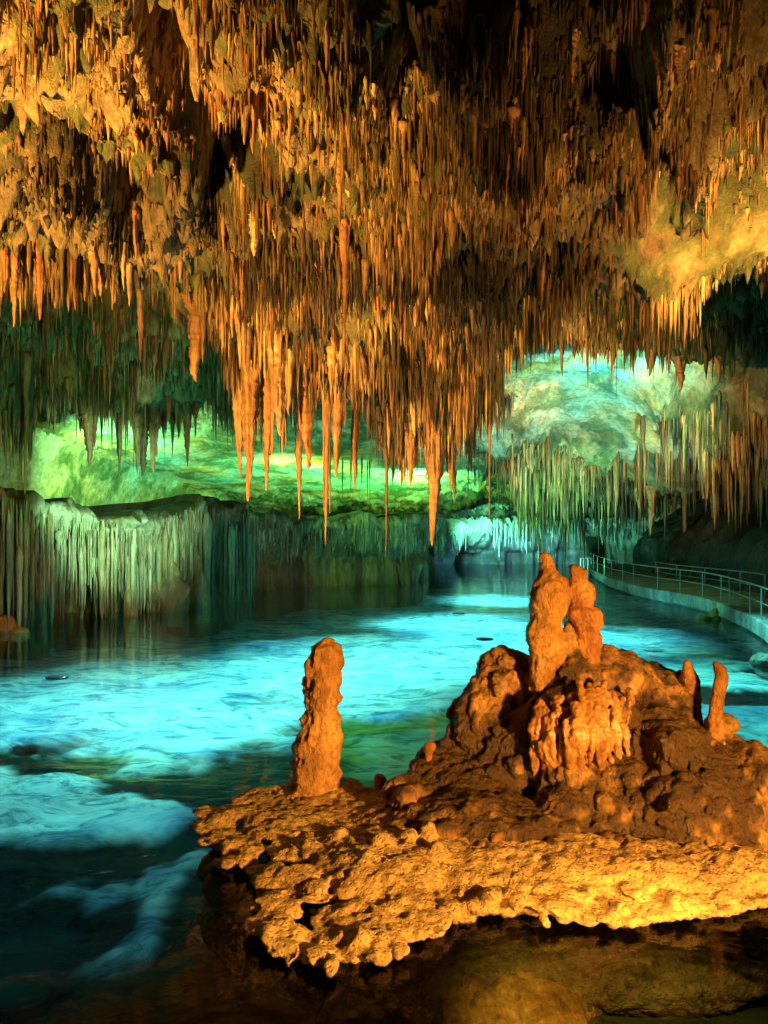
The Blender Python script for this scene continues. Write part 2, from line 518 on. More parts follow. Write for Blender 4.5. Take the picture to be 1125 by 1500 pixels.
# --- named ones, each with its own words: (px, tip py, depth, half width px, tone, label)
SPECIAL = [
    (638, 800, 24.2, 17, 1, 'long thick orange stalactite at the right end of the central fringe'),
    (478, 800, 24.0, 8, 1, 'very long thin tan stalactite hanging lowest in the middle of the central fringe'),
    (566, 815, 23.5, 4, 4, 'needle thin dark stalactite hanging in front of the bright green gap'),
    (717, 768, 24.5, 4, 1, 'thin straight brown stalactite hanging before the cyan grotto slope'),
    (440, 762, 24.2, 10, 0, 'slender orange stalactite just left of the longest thin one'),
    (367, 735, 22.6, 17, 1, 'broad rugged orange column-like stalactite at the left end of the central fringe'),
    (392, 720, 23.0, 12, 2, 'reddish stalactite beside the broad one at the left end of the central fringe'),
    (350, 700, 23.2, 12, 1, 'outermost left orange stalactite of the central fringe over the bank'),
    (412, 640, 21.2, 18, 0, 'wide bright orange pendant with a ragged tip in the upper central fringe'),
    (447, 690, 22.4, 18, 2, 'thick orange stalactite over the dark hollow in the central fringe'),
    (494, 700, 22.8, 15, 1, 'thick tan stalactite in the middle of the central fringe'),
    (520, 720, 23.6, 12, 2, 'rust coloured stalactite near the middle of the central fringe'),
    (600, 715, 23.8, 13, 1, 'orange stalactite hanging over the left part of the bright green gap'),
    (660, 720, 24.3, 11, 0, 'rough tan stalactite just right of the thick long one'),
    (606, 640, 22.0, 10, 3, 'pale spike in the centre of the hanging mass'),
    (690, 690, 25.5, 10, 4, 'dark brown stalactite at the right edge of the central fringe'),
    (505, 485, 14.3, 9, 2, 'tall bright orange stalactite hanging alone down the middle of the ceiling'),
    (500, 335, 11.9, 9, 1, 'orange stalactite directly above the tall bright one mid ceiling'),
    (468, 415, 14.8, 12, 2, 'reddish brown stalactite just left of the tall bright one mid ceiling'),
    (375, 375, 13.4, 13, 3, 'broad cream white stalactite of the pale pair'),
    (402, 350, 13.5, 9, 3, 'smaller cream white stalactite of the pale pair'),
    (625, 505, 20.5, 11, 1, 'tan stalactite hanging from the right shoulder of the central mass'),
    (700, 412, 17.0, 8, 2, 'rust orange stalactite alone among dark green rock right of centre'),
    (640, 130, 10.8, 12, 2, 'orange ribbed stalactite beside the dark crevice at the top edge'),
    (838, 120, 11.5, 10, 1, 'blunt orange stalactite high in the dark upper right ceiling'),
    (990, 130, 11.3, 11, 2, 'rusty orange stalactite below the black upper right corner'),
    (822, 552, 24.0, 7, 4, 'dark brown stalactite hanging over the smooth painted-looking ceiling'),
    (957, 330, 15.6, 5, 0, 'thin stalactite hanging in front of the tan rock ledge'),
    (996, 575, 25.0, 9, 1, 'ochre stalactite over the smooth pale ceiling on the right'),
    (1050, 562, 25.4, 7, 0, 'narrow tan stalactite near the right edge over smooth ceiling'),
    (130, 685, 29.3, 12, 2, 'squat orange twin pointed stalactite over the green ceiling on the left'),
    (176, 692, 29.5, 9, 4, 'olive brown stalactite between two orange ones on the left'),
    (208, 698, 29.8, 13, 4, 'dark bulky stalactite cluster over the green ceiling on the left'),
    (223, 696, 29.0, 9, 2, 'orange stalactite right of the dark bulky one on the left'),
    (274, 685, 29.2, 8, 2, 'reddish stalactite farthest right over the left green ceiling'),
    (37, 755, 25.0, 4, 1, 'thin brown stalactite dropping past the far left rock bulge'),
    (290, 560, 20.5, 16, 1, 'hooked orange stalactite left of the central mass before the dark recess'),
    (205, 530, 19.6, 8, 0, 'tan stalactite hanging before the dark green recess'),
    (955, 785, 43.0, 9, 2, 'bright rust orange stalactite in front of the right hanging mass'),
    (1003, 830, 42.0, 5, 5, 'long green tinged stalactite reaching down to the walkway railing'),
    (1075, 700, 41.0, 5, 0, 'tan spike on the dark right hanging mass near the edge'),
    (1045, 790, 40.0, 8, 5, 'thick blue green stalactite over the dark wall behind the walkway'),
    (935, 745, 44.0, 8, 1, 'ochre stalactite at the left part of the right hanging mass'),
    (60, 470, 15.8, 12, 2, 'thick red brown stalactite of the left ledge fringe'),
    (20, 480, 15.6, 10, 1, 'orange stalactite at the far left end of the ledge fringe'),
    (112, 455, 15.9, 9, 2, 'long rust stalactite in the middle of the left ledge fringe'),
]


def make_spike(top, L, r, S, R, tone, name='stalactite', **kw):
    V = spikes(np.zeros((1, 3)), np.array([L]), np.array([r]), S, R, **kw)
    V = V.reshape(-1, 3)
    q = spike_quads(1, S, R)
    if L > 1.0 and r > 0.1:                      # side spikes fused to a thick pendant
        for k in range(rng.integers(2, 5)):
            a = rng.uniform(0, 6.28)
            l2 = L * rng.uniform(0.35, 0.85)
            r2 = r * rng.uniform(0.3, 0.5)
            rr = r * rng.uniform(0.5, 0.85)
            W = spikes(np.array([[math.cos(a) * rr, math.sin(a) * rr, 0.0]]), np.array([l2]), np.array([r2]), 9, 12, **kw).reshape(-1, 3)
            q = np.concatenate([q, spike_quads(1, 9, 12) + len(V)])
            V = np.concatenate([V, W])
    rad = np.hypot(V[:, 0], V[:, 1])
    g = V / max(r, 0.04) + np.array(top) * 3.1
    d = (0.34 * fbm(g * np.array([1.3, 1.3, 0.22]), 3) + 0.26 * fbm(g * np.array([2.6, 2.6, 1.5]) + 7, 4, 0.65)) * np.minimum(rad, r)
    V[:, :2] *= (1 + d / (rad + 1e-4))[:, None]
    c = np.concatenate([TONES[tone] * rng.uniform(0.9, 1.1), [1.0]])
    return mesh_np(name, V, q, M_stal, np.repeat(c[None], len(V), 0), loc=tuple(top))


for px, tip, Y, w, tone, label in SPECIAL:
    x = (px - CX) / F * Y
    z = float(ceil_z(np.array([x]), np.array([Y]))[0])
    tz = H + (HY - tip) / F * Y
    L = max(z - tz, 0.5)
    o = make_spike((x, Y, tz + L), L, 0.8 * w / F * Y, 22, 56, tone, flute=0.12, lump=0.12, power=0.7, sway=0.03)
    tag(o, label, 'stalactite', 'large stalactites')

# --- the 250 largest of the rest are objects, the others one mass
proj = pool[:, 3] * pool[:, 4] / pool[:, 1] ** 2
sx = pool[:, 0] / pool[:, 1] * F + CX
ty = HY - (pool[:, 2] - pool[:, 3] - H) / pool[:, 1] * F
infr = (sx > 5) & (sx < 1120) & (ty > 10) & (ty < 840)
order = np.argsort(-(proj * infr))
big, rest = order[:245], order[245:]


def region(px, py, Y):
    if py > 690 and px < 330:
        return 'above the left bank'
    if Y > 31 and px > 760:
        return 'on the dark hanging mass over the walkway'
    if px < 330 and 15 < Y < 17.2:
        return 'in the fringe of the upper left ledge'
    if px < 340 and Y > 17.2:
        return 'in the dark recess on the left'
    if px < 340:
        return 'on the upper left ceiling'
    if 320 < px < 790 and Y > 19.5:
        return 'in the fringe of the central hanging mass'
    if px < 700:
        return 'on the ceiling above the central mass'
    if Y > 19:
        return 'above the smooth pale ceiling on the right'
    return 'on the upper right ceiling'


kk = tones(len(pool), pool[:, :3])
TN = ['ochre', 'orange', 'rust red', 'cream', 'dark brown', 'mossy olive', 'dull tan']
for i in big:
    x, Y, z, L, r = pool[i]
    ratio = L / (2 * r)
    shape = 'needle thin' if ratio > 16 else 'slender' if ratio > 9 else 'thick'
    lp = L / Y * F
    size = 'long' if lp > 170 else 'medium length' if lp > 105 else 'short'
    o = make_spike((x, Y, z), L, r, 9, 16, kk[i], flute=0.15, lump=0.14, power=0.75, sway=0.05)
    reg = region(sx[i], ty[i], Y)
    tag(o, f'{size} {shape} {TN[kk[i]]} stalactite {reg}', 'stalactite', 'stalactites ' + reg)

S, R = 5, 7
V = spikes(pool[rest, :3], pool[rest, 3], pool[rest, 4], S, R, flute=0.12, lump=0.12, power=0.8, sway=0.06)
def painted_shade(p):
    # shade of the hollows painted as dark blotches into the stalactites' colour
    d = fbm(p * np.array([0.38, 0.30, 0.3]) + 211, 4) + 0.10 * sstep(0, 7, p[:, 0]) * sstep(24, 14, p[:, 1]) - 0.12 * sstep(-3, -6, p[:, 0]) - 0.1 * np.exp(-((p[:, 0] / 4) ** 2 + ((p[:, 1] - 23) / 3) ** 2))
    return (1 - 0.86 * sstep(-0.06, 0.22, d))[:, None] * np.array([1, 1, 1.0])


tn = TONES[kk[rest]] * np.clip(np.exp(rng.normal(size=(len(rest), 1)) * 0.5), 0.25, 1.9) * painted_shade(pool[rest, :3])
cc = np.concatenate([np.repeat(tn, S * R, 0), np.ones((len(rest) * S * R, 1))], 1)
o = mesh_np('stalactite_mass', V, spike_quads(len(rest), S, R), M_stal, cc)
tag(o, 'thousands of fine stalactites covering the cave ceiling', None, None, 'stuff')

# ------------------------------------------------------------------ banks round the lake
def bank(name, shore, prof, mat, seed, du=0.06, rib=0.22, tone=None, alcoves=(), top_dirt=False):
    """shore: (x, y, rim height) along the water, land on the left-hand side of travel; prof: (inland, height / rim) from below the water up and back"""
    a = np.array(shore, float)
    seg = np.hypot(np.diff(a[:, 0]), np.diff(a[:, 1]))
    s = np.concatenate([[0], np.cumsum(seg)])
    n = int(s[-1] / du)
    si = np.linspace(0, s[-1], n)
    x = np.interp(si, s, a[:, 0])
    y = np.interp(si, s, a[:, 1])
    hh = np.interp(si, s, a[:, 2])
    k = 25
    ker = np.hanning(k) / np.hanning(k).sum()
    sm_ = lambda v: np.convolve(np.pad(v, k // 2, mode='edge'), ker, 'valid')
    x, y, hh = sm_(x), sm_(y), sm_(hh)
    tx, ty_ = np.gradient(x), np.gradient(y)
    l = np.hypot(tx, ty_)
    nx, ny = -ty_ / l, tx / l
    pr = np.array(prof, float)
    ps = np.linspace(0, len(pr) - 1, 90)
    ins = np.interp(ps, np.arange(len(pr)), pr[:, 0])
    hz = np.interp(ps, np.arange(len(pr)), pr[:, 1])
    S_, I_ = np.meshgrid(si, ins)
    Zr = hz[:, None] * hh[None, :]
    p = np.stack([S_.ravel(), Zr.ravel(), np.full(S_.size, seed)], -1)
    warp = fbm(p * np.array([0.4, 0.3, 1]), 3) * 0.9
    ribs = fbm(p * np.array([3.2, 0.22, 1]) + warp[:, None] * np.array([0.5, 0, 0]), 4)
    fl = fbm(p * np.array([1.1, 1.0, 1]) + 20, 4)
    off = (warp + ribs * rib * 1.6 + fl * 0.25).reshape(S_.shape)
    amp = np.interp(ps, np.arange(len(pr)), np.array([1.0] * (len(pr) - 2) + [0.6, 0.3]))[:, None]
    D = I_ + off * amp
    for a0, hw, dep, top_ in alcoves:
        D = D + dep * np.exp(-((x[None, :] - a0) / hw) ** 4) * (Zr < top_)
    D = D + 0.35 * fbm(p * np.array([2.6, 2.6, 1]) + 80, 4).reshape(S_.shape) * sstep(0.6, 1.0, hz)[:, None]
    X = x[None, :] + nx[None, :] * D
    Y = y[None, :] + ny[None, :] * D
    Z = Zr + 0.7 * fbm(p * np.array([0.9, 0.5, 1]) + 60, 4).reshape(S_.shape) * sstep(0.8, 2.2, Zr) + 0.10 * fl.reshape(S_.shape) + 0.3 * fbm(p * np.array([3.0, 2.0, 1]) + 90, 4).reshape(S_.shape) * sstep(0.7, 1.0, hz)[:, None]
    V = np.stack([X, Y, Z], -1).reshape(-1, 3)
    c = np.ones((len(V), 4))
    if tone is not None:
        c[:, :3] = tone(V)
    if top_dirt:
        td = (sstep(0.9, 0.99, np.repeat(hz, n) + 0.12 * fbm(p * np.array([1.5, 1.5, 1]) + 44, 3)) * (np.repeat(np.arange(len(ps)), n) > 38))[:, None]
        c[:, :3] = c[:, :3] * (1 - td) + td * np.array([0.16, 0.22, 0.09])
    return mesh_np(name, V, grid_quads(len(ps), n), mat, c), (x, y, hh, nx, ny)


def left_tone(V):
    t = sstep(1.2, 3.2, V[:, 2] + 0.8 * fbm(V * 0.6, 3))[:, None]
    return (1 - t) * np.array([0.75, 0.55, 0.35]) + t * np.array([1.0, 1.1, 1.0])


PROF_L = [(1.0, -0.7), (1.1, 0.0), (1.2, 0.25), (1.5, 0.4), (0.7, 0.62), (-0.1, 0.88), (0.1, 1.0), (1.2, 1.0), (4.0, 0.95), (9.0, 0.9), (16, 0.9)]
SH_L = [(-24, 12, 5), (-16.5, 18, 5.2), (-12.6, 23.6, 4.9), (-11.2, 26.5, 4.0), (-9.6, 28.8, 3.8), (-7.6, 31.4, 4.6), (-6.3, 33.5, 4.4), (-6.2, 38, 4.0), (-4.5, 41, 4.0),
        (-1.5, 42.5, 4.1), (1.6, 43.5, 4.2), (3.4, 47, 4.2), (4.0, 55, 4.2), (4.8, 62, 3.9), (5.2, 65.5, 3.6)]
ob, (bx, by, bh, bnx, bny) = bank('cave_wall', SH_L, PROF_L, M_bank, 3.3, tone=left_tone, top_dirt=True, alcoves=((-12.0, 0.3, 1.8, 2.4), (-10.6, 0.45, 2.2, 2.0), (-9.0, 0.3, 1.6, 2.2), (-7.9, 0.2, 1.2, 1.6)))
tag(ob, 'flowstone covered rock bank along the left shore', None, None, 'structure')

# calcite strands curtaining the left bank
n = 2800
i = rng.choice(len(bx), n, p=(lambda w: w / w.sum())(np.where(by < 20, 0.05, np.where(by < 34.5, 1.0, np.where(by < 46, 0.45, 0.2)))))
d = rng.uniform(-0.5, 0.35, n)
x = bx[i] + bnx[i] * d
y = by[i] + bny[i] * d
z = bh[i] * rng.uniform(0.55, 0.93, n)
L = z * np.clip(np.abs(rng.normal(size=n)) * 0.3 + 0.22, 0.1, 0.93)
L = np.where(by[i] > 35, L * 0.55, L)
L = L * np.clip(0.75 + 1.3 * fbm(np.stack([x * 1.3, y * 1.3, 0 * x], -1), 3), 0.25, 1.4)
L = np.minimum(L, z * 0.96)
r = 0.022 * np.exp(rng.normal(size=n) * 0.5)
cm = rng.random(n) < 0.07                            # some reach the water as slim columns
L = np.where(cm & (by[i] < 35), z + 0.1, L)
r = np.where(cm, r * 3 + 0.04, r)
top = np.stack([x, y, z], -1)
V = spikes(top, L, r, 6, 9, flute=0.2, lump=0.15, power=0.35, sway=0.08)
bt = np.array([[0.9, 1.0, 0.9], [1.3, 1.4, 1.3], [0.7, 0.7, 0.5], [1.0, 0.85, 0.55]])[rng.integers(0, 4, n)]
o = mesh_np('flowstone_curtain', V, spike_quads(n, 6, 9), M_bank, np.concatenate([np.repeat(bt, 54, 0), np.ones((n * 54, 1))], 1))
tag(o, 'dense curtain of fine pale flowstone strands hanging down the left bank', None, None, 'stuff')

# far grotto
PROF_F = [(3.6, -0.7), (3.8, 0.0), (3.2, 0.3), (1.8, 0.55), (0.3, 0.8), (-0.1, 0.95), (0.3, 1.03), (1.5, 1.1), (4.0, 1.3), (8, 1.6)]
SH_F = [(4.6, 62.5, 0.9), (5.3, 64.5, 2.4), (6.8, 65.8, 3.5), (9.5, 66.5, 4.0), (13, 66.5, 4.2), (17, 66, 4.2), (21, 64, 4.3), (25, 60, 4.4)]
og, (gx, gy, gh, gnx, gny) = bank('grotto_wall', SH_F, PROF_F, M_pale, 8.8, rib=0.3, tone=lambda V: (0.22 + 0.78 * sstep(1.0, 2.6, V[:, 2] + 0.9 * fbm(V * 0.9, 4)))[:, None] * np.ones(3), alcoves=((8.4, 0.5, 5, 2.0), (18.2, 0.5, 6.0, 2.7), (12.3, 0.7, 1.5, 1.2), (9.0, 0.5, 1.5, 1.0)))  # lower half's shade painted darker into the wall's colour
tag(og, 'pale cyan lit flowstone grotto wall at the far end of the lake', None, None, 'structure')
n = 420
i = rng.integers(0, len(gx), n)
i = i[(np.abs(gx[i] - 8.4) > 0.7) & (np.abs(gx[i] - 18.2) > 0.7)]
n = len(i)
d = rng.uniform(-0.5, 0.5, n)
top = np.stack([gx[i] + gnx[i] * d, gy[i] + gny[i] * d, gh[i] * rng.uniform(0.85, 1.0, n)], -1)
L = top[:, 2] * np.clip(np.abs(rng.normal(size=n)) * 0.3 + 0.08, 0.05, 0.9)
V = spikes(top, L, 0.06 * np.exp(rng.normal(size=n) * 0.4), 6, 8, power=0.5)
o = mesh_np('grotto_icicles', V, spike_quads(n, 6, 8), M_pale, np.ones((n * 48, 4)))
tag(o, 'fine pale stalactites fringing the far grotto', None, None, 'stuff')

# right wall behind the walkway
PROF_R = [(0, -0.5), (0, 0.0), (0.3, 0.3), (0.2, 0.6), (0.6, 0.9), (1.5, 1.2), (3, 1.5), (6, 2.0)]
SH_R = [(24, 62, 3), (19.5, 57, 3), (16.8, 50, 3), (16.0, 42, 3), (15.8, 34, 3), (15.2, 27, 3), (14.2, 22, 3), (13, 16, 3), (13, 8, 3)]
SH_R = SH_R[::-1]
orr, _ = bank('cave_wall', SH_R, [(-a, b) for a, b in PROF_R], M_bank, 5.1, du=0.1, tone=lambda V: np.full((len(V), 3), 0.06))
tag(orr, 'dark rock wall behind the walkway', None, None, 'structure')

# ------------------------------------------------------------------ lake bed and water
def sd_poly(x, y, poly):
    poly = np.array(poly)
    d = np.full(x.shape, 1e9)
    ins = np.zeros(x.shape, bool)
    for (x0, y0), (x1, y1) in zip(poly, np.roll(poly, -1, 0)):
        ex, ey = x1 - x0, y1 - y0
        t = np.clip(((x - x0) * ex + (y - y0) * ey) / (ex * ex + ey * ey + 1e-9), 0, 1)
        d = np.minimum(d, np.hypot(x - x0 - t * ex, y - y0 - t * ey))
        c = (y0 <= y) != (y1 <= y)
        with np.errstate(divide='ignore', invalid='ignore'):
            xi = x0 + (y - y0) / (y1 - y0) * ex
        ins ^= c & (x < xi)
    return np.where(ins, -d, d)


BEDZ = -1.5


def bedxy(px, py):
    Y = (H - BEDZ) * F / (py - HY)
    return ((px - CX) / F * Y, Y)


# lit and mirrored patches painted pale into the dark lake bed (outline, strength)
LIT_ZONES = [
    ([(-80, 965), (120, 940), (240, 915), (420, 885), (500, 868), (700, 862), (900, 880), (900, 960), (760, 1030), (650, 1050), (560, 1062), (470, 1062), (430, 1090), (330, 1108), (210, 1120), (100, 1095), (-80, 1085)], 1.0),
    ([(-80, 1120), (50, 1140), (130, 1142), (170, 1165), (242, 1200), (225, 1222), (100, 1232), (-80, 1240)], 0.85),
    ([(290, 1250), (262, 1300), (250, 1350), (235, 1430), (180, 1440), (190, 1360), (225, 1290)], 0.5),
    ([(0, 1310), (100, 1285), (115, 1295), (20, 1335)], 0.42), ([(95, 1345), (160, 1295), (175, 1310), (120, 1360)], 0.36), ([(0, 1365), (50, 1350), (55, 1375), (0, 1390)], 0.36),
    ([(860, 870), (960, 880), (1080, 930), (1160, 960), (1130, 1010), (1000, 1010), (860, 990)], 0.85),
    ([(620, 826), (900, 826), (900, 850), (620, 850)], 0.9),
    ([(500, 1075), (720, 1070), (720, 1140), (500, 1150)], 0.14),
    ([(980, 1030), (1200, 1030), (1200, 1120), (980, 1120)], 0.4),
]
nbx, nby = 900, 900
by_ = -4 + 82 * np.linspace(0, 1, nby) ** 1.7
bu = np.linspace(-1, 1, nbx)
BX = bu[None, :] * (np.abs(by_)[:, None] * 0.62 + 8)
BYg = np.repeat(by_[:, None], nbx, 1)
pb = np.stack([BX.ravel(), BYg.ravel(), np.zeros(BX.size)], -1)
xx, yy = pb[:, 0], pb[:, 1]
lit_zone = np.zeros(len(pb))
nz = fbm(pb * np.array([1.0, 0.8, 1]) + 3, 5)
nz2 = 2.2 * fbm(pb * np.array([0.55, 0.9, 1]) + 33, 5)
for poly, a in LIT_ZONES:
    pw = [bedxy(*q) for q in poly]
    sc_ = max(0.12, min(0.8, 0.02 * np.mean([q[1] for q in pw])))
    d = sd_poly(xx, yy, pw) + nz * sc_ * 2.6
    lit_zone = np.maximum(lit_zone, a * sstep(sc_, -sc_, d + (2.2 * sc_ * nz2 if len(poly) in (7, 4) else 0.5 * sc_ * nz2)))
bz = BEDZ + 0.25 * fbm(pb * 0.5, 4) + 0.12 * lit_zone
isl = np.exp(-(((xx - 1.3) / 2.9) ** 2 + ((yy - 7.6) / 2.2) ** 2))
bz = bz + 0.75 * isl
cs = lit_zone[:, None]
green_zone = sstep(0.5, -0.5, sd_poly(xx, yy, [bedxy(*q) for q in [(470, 1056), (600, 1040), (740, 1040), (740, 1160), (480, 1165)]]) + 0.8 * nz)[:, None] * (1 - 0.7 * cs)  # olive green patch on the bed
dk = np.array([0.010, 0.022, 0.02]) + 0.02 * np.clip(nz, 0, 1)[:, None] * np.array([0.6, 1.2, 0.5]) + isl[:, None] * np.array([0.05, 0.03, 0.0]) + green_zone * np.array([0.16, 0.20, 0.02])
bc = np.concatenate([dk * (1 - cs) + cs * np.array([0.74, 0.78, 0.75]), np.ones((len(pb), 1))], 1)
pb[:, 2] = bz
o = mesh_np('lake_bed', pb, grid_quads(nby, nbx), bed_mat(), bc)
tag(o, 'dark lake bed with lit patches painted pale', None, None, 'structure')
wv = np.array([[-60, -8, 0], [60, -8, 0], [60, 84, 0], [-60, 84, 0]], float)
o = mesh_np('lake_water', wv, [[0, 1, 2, 3]], water_mat(), smooth=False)
tag(o, 'clear turquoise lake surface', None, None, 'structure')

# ------------------------------------------------------------------ implicit rock (smooth unions meshed as one skin)
class Sdf:
    def __init__(s, lo, hi, vs):
        s.lo, s.vs = np.array(lo, float), vs
        s.n = np.ceil((np.array(hi) - s.lo) / vs).astype(int) + 1
        s.g = np.full(s.n, 0.6, np.float32)
        s.ax = [s.lo[i] + np.arange(s.n[i]) * vs for i in range(3)]

    def _add(s, c0, c1, fn, k, sub=False):
        a = np.maximum(np.floor((np.array(c0) - k - 0.06 - s.lo) / s.vs).astype(int), 0)
        b = np.minimum(np.ceil((np.array(c1) + k + 0.06 - s.lo) / s.vs).astype(int) + 1, s.n)
        if np.any(a >= b):
            return
        sl = tuple(slice(a[i], b[i]) for i in range(3))
        x = s.ax[0][a[0]:b[0]][:, None, None].astype(np.float32)
        y = s.ax[1][a[1]:b[1]][None, :, None].astype(np.float32)
        z = s.ax[2][a[2]:b[2]][None, None, :].astype(np.float32)
        d = fn(x, y, z)
        g = s.g[sl]
        if sub:
            h = np.maximum(k - np.abs(g + d), 0) / k
            s.g[sl] = np.maximum(g, -d) + h * h * k * 0.25
        else:
            h = np.maximum(k - np.abs(g - d), 0) / k
            s.g[sl] = np.minimum(g, d) - h * h * k * 0.25

    def ell(s, c, r, k=0.12, rot=0.0, sub=False):
        c, r = np.array(c, float), np.array(r, float)
        ca, sa = math.cos(rot), math.sin(rot)
        m = np.array([max(r[0], r[1])] * 2 + [r[2]]) if rot else r

        def fn(x, y, z):
            X, Y_, Z = x - c[0], y - c[1], z - c[2]
            X, Y_ = X * ca + Y_ * sa, -X * sa + Y_ * ca
            k0 = np.sqrt((X / r[0]) ** 2 + (Y_ / r[1]) ** 2 + (Z / r[2]) ** 2)
            k1 = np.sqrt((X / r[0] ** 2) ** 2 + (Y_ / r[1] ** 2) ** 2 + (Z / r[2] ** 2) ** 2) + 1e-6
            return k0 * (k0 - 1) / k1
        s._add(c - m, c + m, fn, k, sub)

    def cap(s, a, b, ra, rb, k=0.08):
        a, b = np.array(a, float), np.array(b, float)
        ba = b - a
        l2 = (ba ** 2).sum()
        rm = max(ra, rb)

        def fn(x, y, z):
            t = np.clip(((x - a[0]) * ba[0] + (y - a[1]) * ba[1] + (z - a[2]) * ba[2]) / l2, 0, 1)
            return np.sqrt((x - a[0] - t * ba[0]) ** 2 + (y - a[1] - t * ba[1]) ** 2 + (z - a[2] - t * ba[2]) ** 2) - (ra + (rb - ra) * t)
        s._add(np.minimum(a, b) - rm, np.maximum(a, b) + rm, fn, k)

    def mesh(s):
        g = openvdb.FloatGrid(0.6)
        g.copyFromArray(s.g)
        g.transform = openvdb.createLinearTransform(voxelSize=s.vs)
        pts, quads = g.convertToQuads(isovalue=0.0)
        return np.array(pts, np.float64) + s.lo, np.array(quads, np.int64)


def vnormals(V, Q):
    me = bpy.data.meshes.new('tmp')
    me.vertices.add(len(V))
    me.vertices.foreach_set('co', np.ascontiguousarray(V, np.float32).ravel())
    me.loops.add(Q.size)
    me.polygons.add(len(Q))
    me.loops.foreach_set('vertex_index', np.ascontiguousarray(Q, np.int32).ravel())
    me.polygons.foreach_set('loop_start', np.arange(len(Q), dtype=np.int32) * 4)
    me.update(calc_edges=True)
    nn = np.empty(len(V) * 3, np.float32)
    me.vertex_normals.foreach_get('vector', nn)
    bpy.data.meshes.remove(me)
    return nn.reshape(-1, 3)


def outward(V, Q):
    a, b, c, d = (V[Q[:, k]] for k in range(4))
    vol = (np.einsum('ij,ij->i', a, np.cross(b, c)) + np.einsum('ij,ij->i', a, np.cross(c, d))).sum()
    return Q if vol > 0 else Q[:, ::-1]


def px_ell(s, px, py, Y, rx, ry, rY, k=0.12, rot=0.0):
    s.ell(P(px, py, Y), (rx * Y / F, rY, ry * Y / F), k, rot)


# ---- the mound
VS = 0.019
s = Sdf((-0.3, 5.6, -0.7), (5.0, 11.2, 2.6), VS)
for e in [
    (865, 1230, 8.9, 245, 110, 1.6), (850, 1090, 9.0, 130, 120, 1.0), (705, 1165, 8.8, 105, 70, 0.9), (625, 1190, 8.5, 52, 48, 0.5),
    (845, 1065, 8.35, 66, 62, 0.5), (840, 1130, 8.15, 48, 45, 0.4), (885, 1050, 8.3, 42, 40, 0.35),
    (968, 1090, 8.2, 66, 52, 0.5), (1000, 1200, 8.0, 112, 92, 0.8), (905, 1215, 7.95, 95, 78, 0.55), (1040, 1140, 8.2, 70, 60, 0.6),
    (945, 1018, 8.9, 62, 45, 0.6), (905, 990, 8.8, 45, 35, 0.4), (1024, 1128, 8.6, 42, 42, 0.5), (972, 1072, 8.8, 40, 48, 0.5),
    (1105, 1195, 7.9, 26, 92, 0.35), (1102, 1116, 7.9, 22, 18, 0.25), (1112, 1140, 7.8, 18, 30, 0.25), (850, 985, 8.8, 62, 38, 0.45), (828, 990, 8.64, 34, 30, 0.2), (833, 948, 8.64, 15, 40, 0.13), (980, 1090, 7.75, 26, 22, 0.2),
    (700, 1215, 7.8, 130, 48, 0.6), (790, 1235, 7.6, 95, 40, 0.5), (760, 1100, 8.8, 70, 70, 0.6),
    (738, 975, 9.1, 26, 28, 0.25), (724, 1010, 9.0, 28, 40, 0.3), (705, 1060, 9.0, 40, 55, 0.4), (760, 1010, 9.0, 34, 40, 0.35),
    (655, 1140, 8.7, 40, 40, 0.45), (600, 1170, 8.2, 28, 30, 0.25), (1070, 1250, 7.5, 45, 40, 0.35), (960, 1255, 7.4, 55, 32, 0.3),
    (880, 1250, 7.35, 40, 28, 0.25), (1000, 1160, 7.5, 28, 22, 0.2), (910, 1130, 7.9, 30, 26, 0.25), (820, 1175, 7.85, 32, 26, 0.3),
]:
    px_ell(s, *e, k=0.10)
s.cap(P(735, 1000, 9.0), P(650, 1135, 8.8), 0.16, 0.2, 0.12)
for k in range(70):                                # small knobs and cauliflower lumps
    px = rng.uniform(860, 1110)
    py = rng.uniform(1040, 1285)
    if px > 1050 and py < 1120:
        continue
    Yk = 8.2 - (py - 1040) / 245 * 0.95 + abs(px - 985) / 250 * 0.35
    s.ell(P(px, py, Yk + 0.05), np.array([1, 1, rng.uniform(0.8, 1.6)]) * rng.uniform(0.05, 0.12), 0.05)
V, Q = s.mesh()
Q = outward(V, Q)
Nn = vnormals(V, Q)
for q in rng.choice(len(V), 1500, replace=False):      # drip ribs and little bosses running down every face
    p_, n_ = V[q], Nn[q]
    if n_[2] > 0.8 or n_[1] > 0.45:
        continue
    tdn = np.array([0, 0, -1.0]) + n_ * n_[2]
    tdn /= np.linalg.norm(tdn) + 1e-6
    r0 = rng.uniform(0.02, 0.06)
    s.cap(p_ - n_ * 0.01, p_ + tdn * rng.uniform(0.06, 0.3), r0, r0 * 0.55, 0.045)
for q in rng.choice(len(V), 260, replace=False):
    if Nn[q][1] < 0.4:
        r0 = rng.uniform(0.03, 0.1)
        s.ell(V[q], (r0, r0, r0 * rng.uniform(0.6, 1.2)), 0.06)
V, Q = s.mesh()
Q = outward(V, Q)
Nn = vnormals(V, Q)
ang = np.arctan2(V[:, 1] - 8.9, V[:, 0] - 2.3)
steep = 1 - np.clip(Nn[:, 2], 0, 1)
cyl = np.stack([ang * 9.0, V[:, 2] * 1.6, np.hypot(V[:, 0] - 2.3, V[:, 1] - 8.9) * 2], -1)
dis = 0.09 * fbm(V * 3.0, 4) + 0.06 * steep * fbm(cyl, 3) + 0.06 * fbm(V * 9 + 4, 5, 0.6) + 0.03 * np.abs(fbm(V * 7 + 40, 3)) + 0.05 * steep * np.abs(fbm(V * np.array([16, 16, 3.5]) + 8, 2))
V = V + Nn * dis[:, None]


def blob(V, c, r):
    return np.exp(-((((V - c) / r) ** 2).sum(1)))


